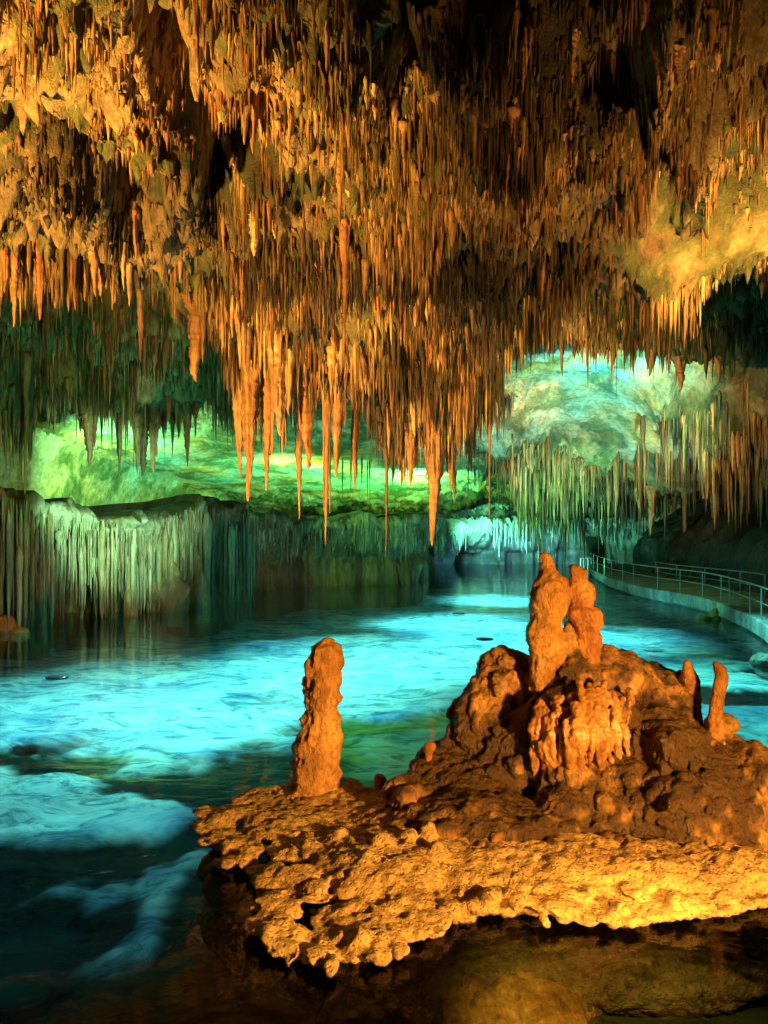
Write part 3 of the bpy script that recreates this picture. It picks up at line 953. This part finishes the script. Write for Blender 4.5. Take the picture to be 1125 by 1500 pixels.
# brown mud film and damp mossy growth: patches with their own outlines
mud = 0.31 + 0.6 * blob(V, P(700, 1120, 8.6), (1.0, 1.2, 0.7)) + 0.6 * blob(V, P(1000, 1170, 7.6), (0.9, 1.2, 0.6)) + 0.4 * blob(V, P(820, 1010, 8.4), (0.4, 0.6, 0.35)) + 0.5 * blob(V, P(950, 1090, 7.9), (0.5, 0.8, 0.4))
mud = mud - 0.5 * blob(V, P(870, 1060, 7.9), (0.4, 0.7, 0.45)) - 0.45 * blob(V, P(1110, 1200, 7.8), (0.3, 0.8, 0.9)) - 0.35 * blob(V, P(740, 965, 9.0), (0.3, 0.5, 0.3)) - 0.5 * sstep(0.25, 0.02, V[:, 2] + 0.1 * fbm(V * 2, 3))
mud = sstep(0.25, 0.65, mud - 0.06 + 0.55 * fbm(V * 2.4 + 12, 4) + 0.45 * fbm(V * 8, 3) + 0.12 * Nn[:, 2])[:, None]
c = (1 - mud) * np.array([1.0, 1.0, 1.0]) * (1 + 0.55 * fbm(V * 6 + 71, 4))[:, None] + mud * np.array([0.19, 0.17, 0.09])
mound = mesh_np('flowstone_mound', V, Q, M_mound, np.concatenate([c, np.ones((len(V), 1))], 1))
tag(mound, 'large brown and orange flowstone mound rising from the rock shelf in the lake', 'rock formation')

# orange drapery running down the front of the mound: a part of it
s = Sdf((1.3, 7.0, -0.3), (3.6, 9.0, 2.0), 0.014)
front = lambda px, py: 8.30 - 0.72 * math.exp(-((px - 858) / 82) ** 2 - ((py - 1085) / 78) ** 2)
rd = np.random.default_rng(5)
for k in range(26):
    px, py = rd.uniform(800, 905), rd.uniform(1022, 1100)
    s.ell(P(px, py, front(px, py) + 0.19), (0.10, 0.08, 0.09), 0.03)
for k in range(72):
    px = rd.uniform(782, 926)
    py = rd.uniform(1000, 1085) + (18 if px < 850 else -6)
    ln = rd.uniform(55, 120) * (1 - 0.5 * abs(px - 845) / 75)
    r0 = rd.uniform(0.026, 0.05)
    pts_ = [P(px + rd.uniform(-3, 3) + 3 * math.sin(t_ * 4 + px), py + ln * t_, front(px, py + ln * t_) + 0.025) for t_ in np.linspace(0, 1, 5)]
    for a_ in range(4):
        s.cap(pts_[a_], pts_[a_ + 1], r0 * (1 - 0.17 * a_), r0 * (0.83 - 0.17 * a_), 0.022)
V, Q = s.mesh()
Q = outward(V, Q)
Nn = vnormals(V, Q)
V = V + Nn * (0.018 * fbm(V * np.array([18, 18, 6]), 3) + 0.008 * fbm(V * 40, 2))[:, None]
c = np.clip(1 + 0.3 * fbm(V * 5, 3)[:, None] * np.ones(3), 0.5, 1.4)
mesh_np('drapery', V, Q, M_drape, np.concatenate([c, np.ones((len(V), 1))], 1), parent=mound)

# ---- the shelf: thin lobed rimstone plates just above the water
s = Sdf((-2.5, 4.6, -1.0), (4.6, 11.0, 0.75), 0.019)


def plate(px, py, rx, ry, z=0.10, th=0.06, k=0.06):
    Y = (H - z) * F / (py - HY)
    s.ell(((px - CX) / F * Y, Y, z - th * 0.4), (rx * Y / F, max(0.12, Y * ry / (py - HY)), th), k)


for pl in [
    (340, 1190, 44, 13), (338, 1228, 26, 14, 0.06), (400, 1168, 60, 20), (470, 1156, 70, 24, 0.14), (480, 1200, 120, 34, 0.13), (462, 1240, 70, 24, 0.11),
    (448, 1286, 46, 26, 0.1), (500, 1285, 60, 28), (560, 1250, 100, 48, 0.2, 0.14), (520, 1345, 66, 30, 0.1), (455, 1386, 34, 15, 0.06), (535, 1376, 58, 24, 0.09), (600, 1325, 70, 36, 0.12),
    (690, 1290, 90, 34, 0.08), (800, 1300, 110, 34, 0.08), (900, 1312, 105, 30, 0.07), (1000, 1306, 105, 30, 0.07), (1090, 1290, 70, 26, 0.08), (1180, 1280, 80, 30, 0.08),
    (700, 1235, 160, 50, 0.17, 0.14), (600, 1200, 90, 45, 0.18, 0.16), (820, 1250, 200, 42, 0.18, 0.16), (1000, 1260, 160, 34, 0.18, 0.16), (560, 1175, 50, 25, 0.13),
    (330, 1265, 26, 10, -0.05), (365, 1345, 20, 8, 0.0), (400, 1325, 40, 16, -0.02), (870, 1200, 260, 60, 0.1, 0.3), (405, 1205, 50, 18, 0.12), (680, 1326, 24, 16, 0.05),
]:
    plate(*pl)
for k in range(230):                               # ragged little lobes along the rims and over the top
    t = rng.uniform(0, 1)
    rim = [(305, 1195), (335, 1235), (365, 1255), (405, 1290), (410, 1330), (380, 1350), (430, 1395), (540, 1395), (600, 1358), (660, 1325), (760, 1322), (860, 1338), (950, 1338), (1020, 1325), (1125, 1300)]
    q = t * (len(rim) - 1)
    a = int(q)
    f = q - a
    px = rim[a][0] * (1 - f) + rim[min(a + 1, len(rim) - 1)][0] * f + rng.normal() * 10
    py = rim[a][1] * (1 - f) + rim[min(a + 1, len(rim) - 1)][1] * f + rng.normal() * 8 - 3
    plate(px, py, rng.uniform(6, 26), rng.uniform(4, 12), rng.uniform(0.04, 0.12), 0.04, 0.03)
for k in range(120):
    px, py = rng.uniform(400, 1050), rng.uniform(1180, 1330)
    plate(px, py, rng.uniform(12, 34), rng.uniform(5, 14), rng.uniform(0.10, 0.17), 0.035, 0.025)
# knobs on it
for px, py, r, h in [(560, 1235, 0.11, 0.3), (600, 1228, 0.09, 0.3), (640, 1245, 0.09, 0.26), (540, 1255, 0.12, 0.24), (585, 1262, 0.12, 0.22), (628, 1222, 0.08, 0.33), (500, 1215, 0.09, 0.2), (455, 1225, 0.08, 0.18), (530, 1352, 0.1, 0.12)]:
    Y = (H - 0.15) * F / (py + 20 - HY)
    s.ell(((px - CX) / F * Y, Y, h - 0.12), (r, r, 0.2), 0.08)
# submerged foot of the shelf
for c_, r_ in [((0.6, 7.9, -0.75), (2.0, 1.9, 0.62)), ((2.3, 8.0, -0.7), (2.3, 1.7, 0.6)), ((-0.7, 8.2, -0.8), (1.3, 1.4, 0.55))]:
    s.ell(c_, r_, 0.2)
V, Q = s.mesh()
Q = outward(V, Q)
Nn = vnormals(V, Q)
V = V + Nn * (0.05 * fbm(V * np.array([4, 4, 9]), 4) + 0.035 * fbm(V * 12 + 3, 4, 0.65) - 0.03 * sstep(0.25, 0.5, fbm(V * 7 + 50, 2)))[:, None]
wet = sstep(0.03, -0.05, V[:, 2] + 0.03 * fbm(V * 4, 2))[:, None]
gr = 1 + 0.25 * fbm(V * 3 + 9, 4)[:, None]
pits = sstep(0.35, 0.55, fbm(V * 11 + 77, 2))[:, None]
c = ((1 - wet) * np.array([1, 1, 1.0]) + wet * np.array([0.25, 0.26, 0.2])) * gr * (1 - 0.6 * pits)
shelf = mesh_np('rock_shelf', V, Q, M_shelf, np.concatenate([c, np.ones((len(V), 1))], 1))
tag(shelf, 'low golden pitted rock shelf with lobed edges lying on the water', 'rock formation')


# ------------------------------------------------------------------ stalagmites
def stalagmite(prof, Y, mat, label, ring=0.06, knob=0.05, S=44, tone=(1, 1, 1), fr=9.0, seedz=0.0):
    """prof: (px, py, half width px) from the foot up"""
    a = np.array(prof, float)
    pts = np.array([P(q[0], q[1], Y) for q in a])
    rr = a[:, 2] * Y / F
    base = pts[0].copy()
    ss = np.concatenate([[0], np.cumsum(np.linalg.norm(np.diff(pts, axis=0), axis=1))])
    R_ = max(24, int(ss[-1] / 0.016))
    si = np.linspace(0, ss[-1], R_)
    c = np.stack([np.interp(si, ss, pts[:, k]) for k in range(3)], -1)
    r = np.interp(si, ss, rr)
    ker = np.array([1, 2, 3, 2, 1]) / 9.0
    r = np.convolve(np.pad(r, 2, mode='edge'), ker, 'valid')
    end = np.clip((ss[-1] - si) / (rr[-1] * 1.0 + 1e-6), 0, 1)
    r = r * np.sqrt(np.clip(1 - (1 - end) ** 2, 0.0004, 1))
    th = np.linspace(0, 2 * math.pi, S, endpoint=False)
    V = np.empty((R_, S, 3))
    V[..., 0] = c[:, 0, None] + r[:, None] * np.cos(th)
    V[..., 1] = c[:, 1, None] + r[:, None] * np.sin(th)
    V[..., 2] = c[:, 2, None]
    V = V.reshape(-1, 3)
    nrm = np.stack([np.tile(np.cos(th), R_), np.tile(np.sin(th), R_), np.zeros(R_ * S)], -1)
    q = V + seedz
    d = 1.5 * knob * fbm(q * fr, 4) + 0.5 * knob * np.abs(fbm(q * 24 + 3, 2)) + ring * 0.5 * fbm(q * np.array([2, 2, 16.0]), 3) + knob * 0.7 * fbm(q * np.array([22, 22, 5.0]) + 5, 2)
    lim = np.repeat(np.minimum(1, r / 0.12), S)
    V = V + nrm * (d * lim)[:, None]
    tc = np.clip(1 + 0.35 * fbm(q * 4, 3), 0.5, 1.5)[:, None] * np.array(tone)[None]
    o = mesh_np('stalagmite', V - base, grid_quads(R_, S, True), mat, np.concatenate([tc, np.ones((len(V), 1))], 1), loc=tuple(base))
    return tag(o, label, 'stalagmite', 'stalagmites standing on the island')


stalagmite([(460, 1172, 40), (461, 1145, 36), (464, 1115, 34), (466, 1088, 33), (468, 1070, 27), (471, 1040, 25), (472, 1000, 25), (475, 965, 25), (478, 945, 20), (479, 940, 9), (480, 933, 6)],
           9.0, M_mound, 'tall lone stalagmite on the left end of the golden rock shelf', 0.02, 0.045, 64, (1.25, 1.2, 1.1), seedz=3)
stalagmite([(789, 1012, 11), (792, 996, 15), (799, 975, 21), (803, 954, 28), (801, 938, 30), (797, 918, 24), (800, 907, 22), (804, 890, 27), (806, 868, 28), (808, 850, 24), (802, 838, 14), (800, 830, 10), (799, 818, 9), (798, 808, 7)],
           8.55, M_mound, 'smooth bulbous stalagmite with a thumb shaped tip, taller of the summit pair', 0.012, 0.034, 60, (1.2, 1.1, 0.9), seedz=8)
stalagmite([(864, 985, 17), (864, 956, 16), (862, 939, 18), (858, 925, 19), (860, 912, 25), (857, 902, 26), (854, 891, 24), (853, 888, 15), (853, 878, 18), (853, 868, 19), (850, 855, 15), (847, 846, 11), (847, 836, 13), (842, 831, 9), (840, 826, 7)],
           8.6, M_mound, 'lumpy stacked stalagmite with a flat collar, shorter of the summit pair', 0.02, 0.032, 56, (1.25, 1.0, 0.85), seedz=15)
stalagmite([(1018, 1066, 12), (1016, 1040, 11), (1013, 1010, 12), (1011, 992, 11), (1008, 982, 8), (1007, 974, 7), (1006, 966, 5)],
           8.5, M_mound, 'short knobbly stalagmite left of the thin curved one on the right slope', 0.03, 0.035, 32, (1.2, 1.0, 0.85), seedz=21)
stalagmite([(1056, 1125, 17), (1054, 1100, 15), (1048, 1078, 12), (1049, 1045, 9), (1053, 1010, 8.5), (1056, 992, 9), (1054, 978, 9), (1048, 968, 6)],
           8.1, M_mound, 'thin curved stalagmite with a hooked head on the right slope', 0.02, 0.03, 32, (1.2, 1.0, 0.85), seedz=27)
stalagmite([(628, 1140, 9), (628, 1118, 6), (628, 1105, 5), (629, 1098, 8), (630, 1090, 10), (629, 1086, 8)],
           8.6, M_mound, 'tiny mushroom shaped stalagmite on the left foot of the mound', 0.01, 0.015, 24, (0.9, 0.6, 0.45))
stalagmite([(560, 1170, 12), (558, 1150, 9), (557, 1140, 9), (555, 1133, 7)],
           9.0, M_mound, 'small red brown stump between the lone stalagmite and the mound', 0.01, 0.015, 24, (1.0, 0.6, 0.4))
stalagmite([(734, 985, 18), (732, 965, 13), (728, 955, 11), (726, 948, 8)], 9.0, M_mound, 'stubby rock knob crowning the left spur of the mound', 0.03, 0.03, 28, (1.0, 0.9, 0.6))
stalagmite([(893, 995, 18), (894, 975, 16), (893, 962, 16), (890, 954, 11)], 8.8, M_mound, 'flat topped stump right of the summit pair', 0.03, 0.03, 28, (1.2, 0.95, 0.7))

# ------------------------------------------------------------------ submerged boulders in front of the shelf
def boulder(name, parts, label, mat, vs=0.03, tone=(1, 1, 1), cat='boulder', group=None, amp=0.07):
    pts = np.array([p_[0] for p_ in parts])
    rs = np.array([p_[1] for p_ in parts])
    s = Sdf((pts - rs).min(0) - 0.25, (pts + rs).max(0) + 0.25, vs)
    for c_, r_ in parts:
        s.ell(c_, r_, 0.12)
    V, Q = s.mesh()
    Q = outward(V, Q)
    Nn = vnormals(V, Q)
    V = V + Nn * (amp * fbm(V * 2.6, 4) + 0.02 * fbm(V * 12, 3))[:, None]
    b = V.mean(0)
    b[2] = V[:, 2].min()
    c = np.clip(1 + 0.3 * fbm(V * 2 + 5, 3), 0.5, 1.5)[:, None] * np.array(tone)
    o = mesh_np(name, V - b, Q, mat, np.concatenate([c, np.ones((len(V), 1))], 1), loc=tuple(b))
    return tag(o, label, cat, group)


def W(px, py, z):
    Y = (H - z) * F / (py - HY)
    return ((px - CX) / F * Y, Y, z)


BW = dict(mat=M_wet, group='boulders under water')
boulder('submerged_boulder', [(W(650, 1405, -0.6), (0.55, 0.4, 0.28)), (W(730, 1390, -0.6), (0.4, 0.35, 0.22)), (W(600, 1440, -0.7), (0.3, 0.3, 0.25)), (W(790, 1410, -0.7), (0.4, 0.3, 0.2))], 'long brown boulder under water just in front of the shelf', amp=0.2, **BW)
boulder('submerged_boulder', [(W(588, 1412, -0.42), (0.16, 0.14, 0.13)), (W(606, 1404, -0.46), (0.12, 0.12, 0.1))], 'small round boulder under water below the front tip of the shelf', amp=0.1, **BW)
boulder('submerged_boulder', [(W(720, 1470, -0.75), (0.6, 0.35, 0.3)), (W(820, 1455, -0.8), (0.4, 0.3, 0.25)), (W(660, 1495, -0.8), (0.35, 0.3, 0.25)), (W(780, 1500, -0.8), (0.4, 0.3, 0.22))], 'wide ochre boulder under water at the bottom edge', amp=0.2, **BW)
boulder('submerged_boulder', [(W(520, 1485, -0.75), (0.32, 0.25, 0.22)), (W(560, 1470, -0.8), (0.25, 0.2, 0.18))], 'dim brown boulder under water left of the wide ochre one', amp=0.16, **BW)
boulder('submerged_boulder', [(W(345, 1300, -0.35), (0.3, 0.3, 0.2)), (W(320, 1270, -0.35), (0.2, 0.2, 0.14))], 'olive rock lobe under water beside the left tip of the shelf', amp=0.14, **BW)
boulder('submerged_boulder', [(W(420, 1350, -0.22), (0.32, 0.25, 0.2)), (W(385, 1335, -0.2), (0.2, 0.2, 0.15))], 'mottled olive rock under water left of the front tip of the shelf', amp=0.14, **BW)
boulder('submerged_boulder', [(W(900, 1400, -0.6), (0.55, 0.3, 0.2)), (W(980, 1385, -0.65), (0.4, 0.3, 0.2))], 'dark brown ledge like rock under water in front of the right half of the shelf', amp=0.2, **BW)
boulder('shore_rock', [(P(1130, 960, 18.0) * np.array([1, 1, 0]) + np.array([0, 0, 0.05]), (0.5, 0.4, 0.22))], 'low dark rock at the right edge beneath the walkway end', M_bank, vs=0.05, cat='rock', tone=(0.2, 0.22, 0.14), amp=0.2)
boulder('shore_rock', [(P(8, 920, 24.0), (0.35, 0.3, 0.45)), (P(28, 930, 23.8), (0.3, 0.3, 0.25))], 'orange boulder at the waterline by the left edge', M_mound, vs=0.05, cat='rock', tone=(1.2, 1.0, 0.7))
boulder('shore_rock', [(P(1036, 908, 27.0), (0.42, 0.25, 0.22)), (P(1045, 898, 27.2), (0.2, 0.18, 0.25))], 'small dark lump of rock against the walkway edge', M_bank, vs=0.04, cat='rock', tone=(0.35, 0.4, 0.25), amp=0.22)

# rock pillars in the undercut of the left bank
for px, Y, w, t_, lab in [(190, 28.2, 8, (1.2, 1.0, 0.6), 'slim orange rock pillar at the waterline under the left curtain'), (245, 29.8, 26, (0.7, 0.6, 0.4), 'broad brown blocky pillar under the left curtain'),
                          (290, 30.8, 14, (0.9, 0.8, 0.5), 'brown rock pillar at the right corner of the left bank'), (60, 25.2, 9, (0.8, 0.6, 0.35), 'dim brown pillar under the far left curtain')]:
    zz = np.linspace(-0.6, 2.3, 50)
    th = np.linspace(0, 6.2832, 26, endpoint=False)
    rr = w / F * Y * (1 + 0.25 * np.sin(zz * 2 + px)) * np.sqrt(np.clip((2.31 - zz) / 1.5, 0.001, 1))
    V = np.stack([(px - CX) / F * Y + rr[:, None] * np.cos(th), Y + 0.7 * rr[:, None] * np.sin(th), np.repeat(zz[:, None], 26, 1)], -1).reshape(-1, 3)
    d = 0.25 * fbm(V * np.array([3, 3, 1.2]), 4)
    V[:, 0] += d * np.tile(np.cos(th), 50) * w / 20
    V[:, 1] += d * np.tile(np.sin(th), 50) * w / 20
    b = np.array([(px - CX) / F * Y, Y, -0.6])
    o = mesh_np('rock_pillar', V - b, grid_quads(50, 26, True), M_bank, np.tile(np.array([*t_, 1.0]), (len(V), 1)), loc=tuple(b))
    tag(o, lab, 'rock pillar', 'pillars of the left bank')

# ------------------------------------------------------------------ walkway and railings
EDGE = [(12.0, -4.0), (9.6, 4.0), (8.6, 11.0), (9.4, 17.0), (11.0, 21.4), (11.3, 22.4), (11.75, 24.0), (12.3, 26.6), (12.55, 27.8), (12.8, 30.0), (12.7, 32.0), (12.4, 33.8), (12.3, 36.8), (12.7, 42), (13.9, 49), (15.6, 56.5), (17, 60)]
ea = np.array(EDGE)
es = np.concatenate([[0], np.cumsum(np.hypot(*np.diff(ea, axis=0).T))])


def edge_at(sv, off=0.0):
    x, y = np.interp(sv, es, ea[:, 0]), np.interp(sv, es, ea[:, 1])
    x1, y1 = np.interp(sv + 0.6, es, ea[:, 0]), np.interp(sv + 0.6, es, ea[:, 1])
    x0, y0 = np.interp(sv - 0.6, es, ea[:, 0]), np.interp(sv - 0.6, es, ea[:, 1])
    l = math.hypot(x1 - x0, y1 - y0) + 1e-9
    return np.array([x + (y1 - y0) / l * off, y - (x1 - x0) / l * off])


WZ = 0.55
sv = np.linspace(0.3, es[-1] - 0.3, 260)
sect = [(0.25, -0.05), (0.02, 0.08), (0.0, 0.30), (0.0, WZ - 0.03), (0.03, WZ), (0.15, WZ + 0.005), (1.0, WZ), (1.9, WZ), (2.6, WZ + 0.02), (4.5, WZ + 0.06)]
V = np.array([[(*edge_at(q, off), z) for q in sv] for off, z in sect]).reshape(-1, 3)
V += 0.02 * np.stack([fbm(V * 1.5, 3), fbm(V * 1.5 + 9, 3), 0.6 * fbm(V * 2 + 20, 3)], -1)
o = mesh_np('path', V, grid_quads(len(sect), len(sv))[:, ::-1], M_conc, smooth=False)
tag(o, 'concrete walkway curving along the right shore', None, None, 'structure')


def tube(points, r, S=8):
    p = np.array(points, float)
    t = np.gradient(p, axis=0)
    t /= np.linalg.norm(t, axis=1)[:, None] + 1e-9
    upv = np.where(np.abs(t[:, 2:3]) > 0.9, np.array([[1.0, 0, 0]]), np.array([[0, 0, 1.0]]))
    a = np.cross(t, upv)
    a /= np.linalg.norm(a, axis=1)[:, None]
    b = np.cross(t, a)
    th = np.linspace(0, 2 * math.pi, S, endpoint=False)
    V = p[:, None, :] + r * (a[:, None, :] * np.cos(th)[None, :, None] + b[:, None, :] * np.sin(th)[None, :, None])
    q = grid_quads(len(p), S, True)
    return V.reshape(-1, 3), q


def railing(name, posts, label, hgt=1.0, off=0.12):
    root = bpy.data.objects.new(name, None)
    COL.objects.link(root)
    b = np.array([*edge_at(posts[0], off), WZ])
    root.location = tuple(b)
    tag(root, label, 'railing')
    ss_ = np.linspace(posts[0] - 0.02, posts[-1] + 0.02, 90)
    for nm, z, r in (('top_rail', hgt, 0.026), ('mid_rail', hgt * 0.52, 0.018)):
        V, q = tube([(*edge_at(t_, off), WZ + z) for t_ in ss_], r)
        mesh_np(nm, V - b, q, M_metal, parent=root)
    for t_ in posts:
        e = edge_at(t_, off)
        V, q = tube([(*e, WZ - 0.02), (*e, WZ + 0.03), (*e, WZ + 0.5), (*e, WZ + hgt)], 0.026)
        mesh_np('post', V - b, q, M_metal, parent=root)
    return root


def s_at_y(y):
    return float(np.interp(y, ea[:, 1], es))


railing('metal_railing', [s_at_y(v) for v in (1.0, 4.0, 7.0, 9.5, 12.0, 14.8, 17.5, 20.4, 22.4, 24.0, 26.6, 27.8, 30.0, 32.0, 33.8, 36.8, 39.0, 41.5, 44.5, 48, 51.5, 55)], 'long metal railing along the lake side of the walkway')
railing('metal_railing', [s_at_y(v) for v in (28.5, 30.5, 33.0, 36.0, 39.5)], 'shorter metal railing on the wall side of the walkway', off=1.95)

# far landing: dark doorway with steps rail and a pale post
def box(cx, cy, cz, sx_, sy_, sz_):
    v = np.array([[x, y, z] for x in (-.5, .5) for y in (-.5, .5) for z in (-.5, .5)]) * np.array([sx_, sy_, sz_]) + np.array([cx, cy, cz])
    q = [[0, 1, 3, 2], [4, 6, 7, 5], [0, 4, 5, 1], [2, 3, 7, 6], [0, 2, 6, 4], [1, 5, 7, 3]]
    return v, np.array(q)


d0 = P(858, 828, 62.0)
root = bpy.data.objects.new('landing_railing', None)
COL.objects.link(root)
root.location = (d0[0], d0[1], 0.0)
tag(root, 'white posts of a small landing rail under the dark doorway at the far end', 'railing')
M_white = plain('white_paint', (0.8, 0.8, 0.76))
for dx in (-0.42, -0.14, 0.2, 0.46):
    V, q = tube([(dx, 0, -0.3), (dx, 0, 0.3), (dx, 0, 0.75), (dx, 0, 0.85)], 0.07)
    mesh_np('post', V, q, M_white, parent=root)
V, q = tube([(-0.46, 0, 0.85), (0, 0, 0.86), (0.5, 0, 0.85)], 0.04)
mesh_np('rail', V, q, M_white, parent=root)

# small discs built for the dark ovals on the water
M_disc = plain('dark_disc', (0.03, 0.03, 0.04), 0.3)
for px, py, lab in [(84, 993, 'dark oval disc on turquoise water near the left edge'), (710, 937, 'dark oval disc on blue water beside the twin stalagmites'), (672, 899, 'dark oval disc in the middle of the lake')]:
    x, Y, z = W(px, py, 0.0)
    th = np.linspace(0, 6.2832, 28, endpoint=False)
    pr = [(0.0, 0.055), (0.10, 0.055), (0.17, 0.045), (0.2, 0.02), (0.19, -0.01), (0.0, -0.02)]
    V = np.array([[(r_ * 1.3 * math.cos(t_), r_ * math.sin(t_), z_) for t_ in th] for r_, z_ in pr]).reshape(-1, 3)
    o = mesh_np('float', V, grid_quads(len(pr), 28, True), M_disc, loc=(x, Y, 0.0))
    tag(o, lab, 'float', 'discs on the lake')

# ------------------------------------------------------------------ lamps (the cave's show lighting; fixtures unseen, some spots added in open air)
def spot(name, loc, to, watt, col, deg=90, blend=0.6, size=0.25):
    l = bpy.data.lights.new(name, 'SPOT')
    l.energy = watt
    l.color = col
    l.spot_size = math.radians(deg)
    l.spot_blend = blend
    l.shadow_soft_size = size
    o = bpy.data.objects.new(name, l)
    COL.objects.link(o)
    o.location = loc
    from mathutils import Vector
    o.rotation_euler = (Vector(to) - Vector(loc)).to_track_quat('-Z', 'Y').to_euler()
    return o


WARM = (1.0, 0.52, 0.13)
LIGHTS = [
    ('ceiling_lamp', (-8.5, 5.0, 0.5), (-5.6, 12.0, 9.7), 36000, (1.0, 0.56, 0.13), 60),
    ('ceiling_lamp', (-8.5, 10.5, 0.6), (0.0, 22.5, 6.8), 40000, (1.0, 0.54, 0.12), 44),
    ('ceiling_lamp', (8.5, 6.0, 0.6), (2.8, 16.5, 9.0), 9000, (1.0, 0.56, 0.15), 58),
    ('ledge_lamp', (9.5, 8.5, 1.0), (7.0, 15.2, 9.2), 26000, (1.0, 0.62, 0.17), 24),
    ('right_green_lamp', (8.5, 19.0, 0.8), (6.5, 23.0, 9.3), 900, (0.25, 1.0, 0.2), 80),
    ('island_lamp', (5.2, 0.2, 2.4), (0.8, 7.3, 0.2), 9500, (1.0, 0.52, 0.11), 54),
    ('shore_fill_spot', (1.4, 2.2, 3.4), (2.0, 5.7, -0.6), 3200, (1.0, 0.54, 0.11), 32),  # added fill that brightens the boulders under water
    ('left_green_lamp', (-16.0, 39.0, 4.2), (-11, 48, 7.4), 10500, (0.30, 1.0, 0.34), 160),
    ('left_green_lamp', (-5.5, 46.0, 4.2), (-6, 52, 6.6), 5500, (0.30, 1.0, 0.30), 160),
    ('centre_green_lamp', (2.5, 49.0, 4.9), (1.5, 58, 5.4), 13000, (0.25, 1.0, 0.15), 160),
    ('recess_green_lamp', (-9.0, 21.0, 0.8), (-9.0, 26.0, 9.0), 1000, (0.15, 1.0, 0.2), 90),
    ('curtain_lamp', (-6.5, 21.5, 4.4), (-11.3, 29.5, 3.9), 5500, (0.40, 1.0, 0.68), 56),
    ('bank_green_lamp', (0.0, 36.0, 7.0), (-1.5, 43.5, 4.2), 1500, (0.3, 1.0, 0.2), 60),
    ('grotto_lamp', (6.3, 61.0, 4.0), (12.0, 67.0, 2.9), 8000, (0.15, 1.0, 0.78), 100),
    ('grotto_bed_fill_spot', (10.5, 60.0, 2.6), (11.0, 63.0, -1.5), 9000, (0.15, 0.6, 1.0), 130),  # added unseen spot that brightens the water at the grotto foot
    ('clean_ceiling_lamp', (11.0, 26.0, 0.9), (9.5, 36.0, 9.8), 24000, (0.36, 1.0, 0.72), 64),
    ('clean_ceiling_lamp', (3.0, 33.0, 0.8), (6.2, 37.5, 9.3), 18000, (1.0, 0.50, 0.12), 32),
    ('right_mass_lamp', (8.0, 26.0, 0.7), (14.8, 38.0, 7.0), 2600, (1.0, 0.6, 0.16), 44),
    ('right_teal_lamp', (9.5, 40.0, 0.7), (12.5, 47.0, 5.8), 6000, (0.15, 1.0, 0.55), 90),
    ('walkway_lamp', (9.0, 27.0, 2.2), (12.5, 29.0, 0.1), 380, (0.2, 1.0, 0.4), 80),
    ('bed_fill_spot', (-5.5, 19.0, 6.0), (-5.5, 19.0, -1.5), 8500, (0.18, 0.86, 0.95), 112),  # this and the next ones: unseen spots added over the lake to brighten its bed
    ('bed_fill_spot', (0.5, 26.0, 5.0), (0.5, 27.0, -1.5), 8000, (0.18, 0.86, 0.95), 112),
    ('bed_fill_spot', (3.0, 36.0, 4.2), (3.5, 36.5, -1.5), 8000, (0.16, 0.86, 0.95), 92),
    ('bed_fill_spot', (7.5, 47.0, 4.0), (8.0, 48.0, -1.5), 8000, (0.14, 0.84, 1.0), 92),
    ('bed_fill_spot', (-4.5, 9.5, 4.0), (-4.4, 9.8, -1.5), 900, (0.08, 0.75, 1.0), 64),
    ('bed_fill_spot', (8.0, 20.0, 5.0), (8.5, 20.5, -1.5), 8000, (0.12, 0.85, 0.90), 100),
    ('bed_fill_spot', (7.5, 31.0, 4.5), (7.5, 32.0, -1.5), 7000, (0.12, 0.8, 1.0), 105),
]
for row in LIGHTS:
    spot(*row)

w = bpy.data.worlds.new('World')
scene.world = w
w.use_nodes = True
bg = w.node_tree.nodes['Background']
bg.inputs[0].default_value = (0.02, 0.03, 0.02, 1)
bg.inputs[1].default_value = 0.05

cam = bpy.data.cameras.new('Camera')
co = bpy.data.objects.new('Camera', cam)
COL.objects.link(co)
co.location = (0, 0, H)
co.rotation_euler = (math.radians(90), 0, 0)
cam.sensor_fit = 'VERTICAL'
cam.sensor_height = 36
cam.lens = 26
cam.shift_y = 25 / 1500.0
cam.clip_start = 0.05
cam.clip_end = 500
scene.camera = co
scene.view_settings.view_transform = 'Standard'
scene.view_settings.look = 'None'
scene.view_settings.exposure = 0
scene.view_settings.gamma = 1
cy = scene.cycles
cy.use_denoising = True
cy.max_bounces = 6
cy.diffuse_bounces = 2
cy.glossy_bounces = 3
cy.transparent_max_bounces = 8
cy.sample_clamp_indirect = 4
cy.use_adaptive_sampling = True
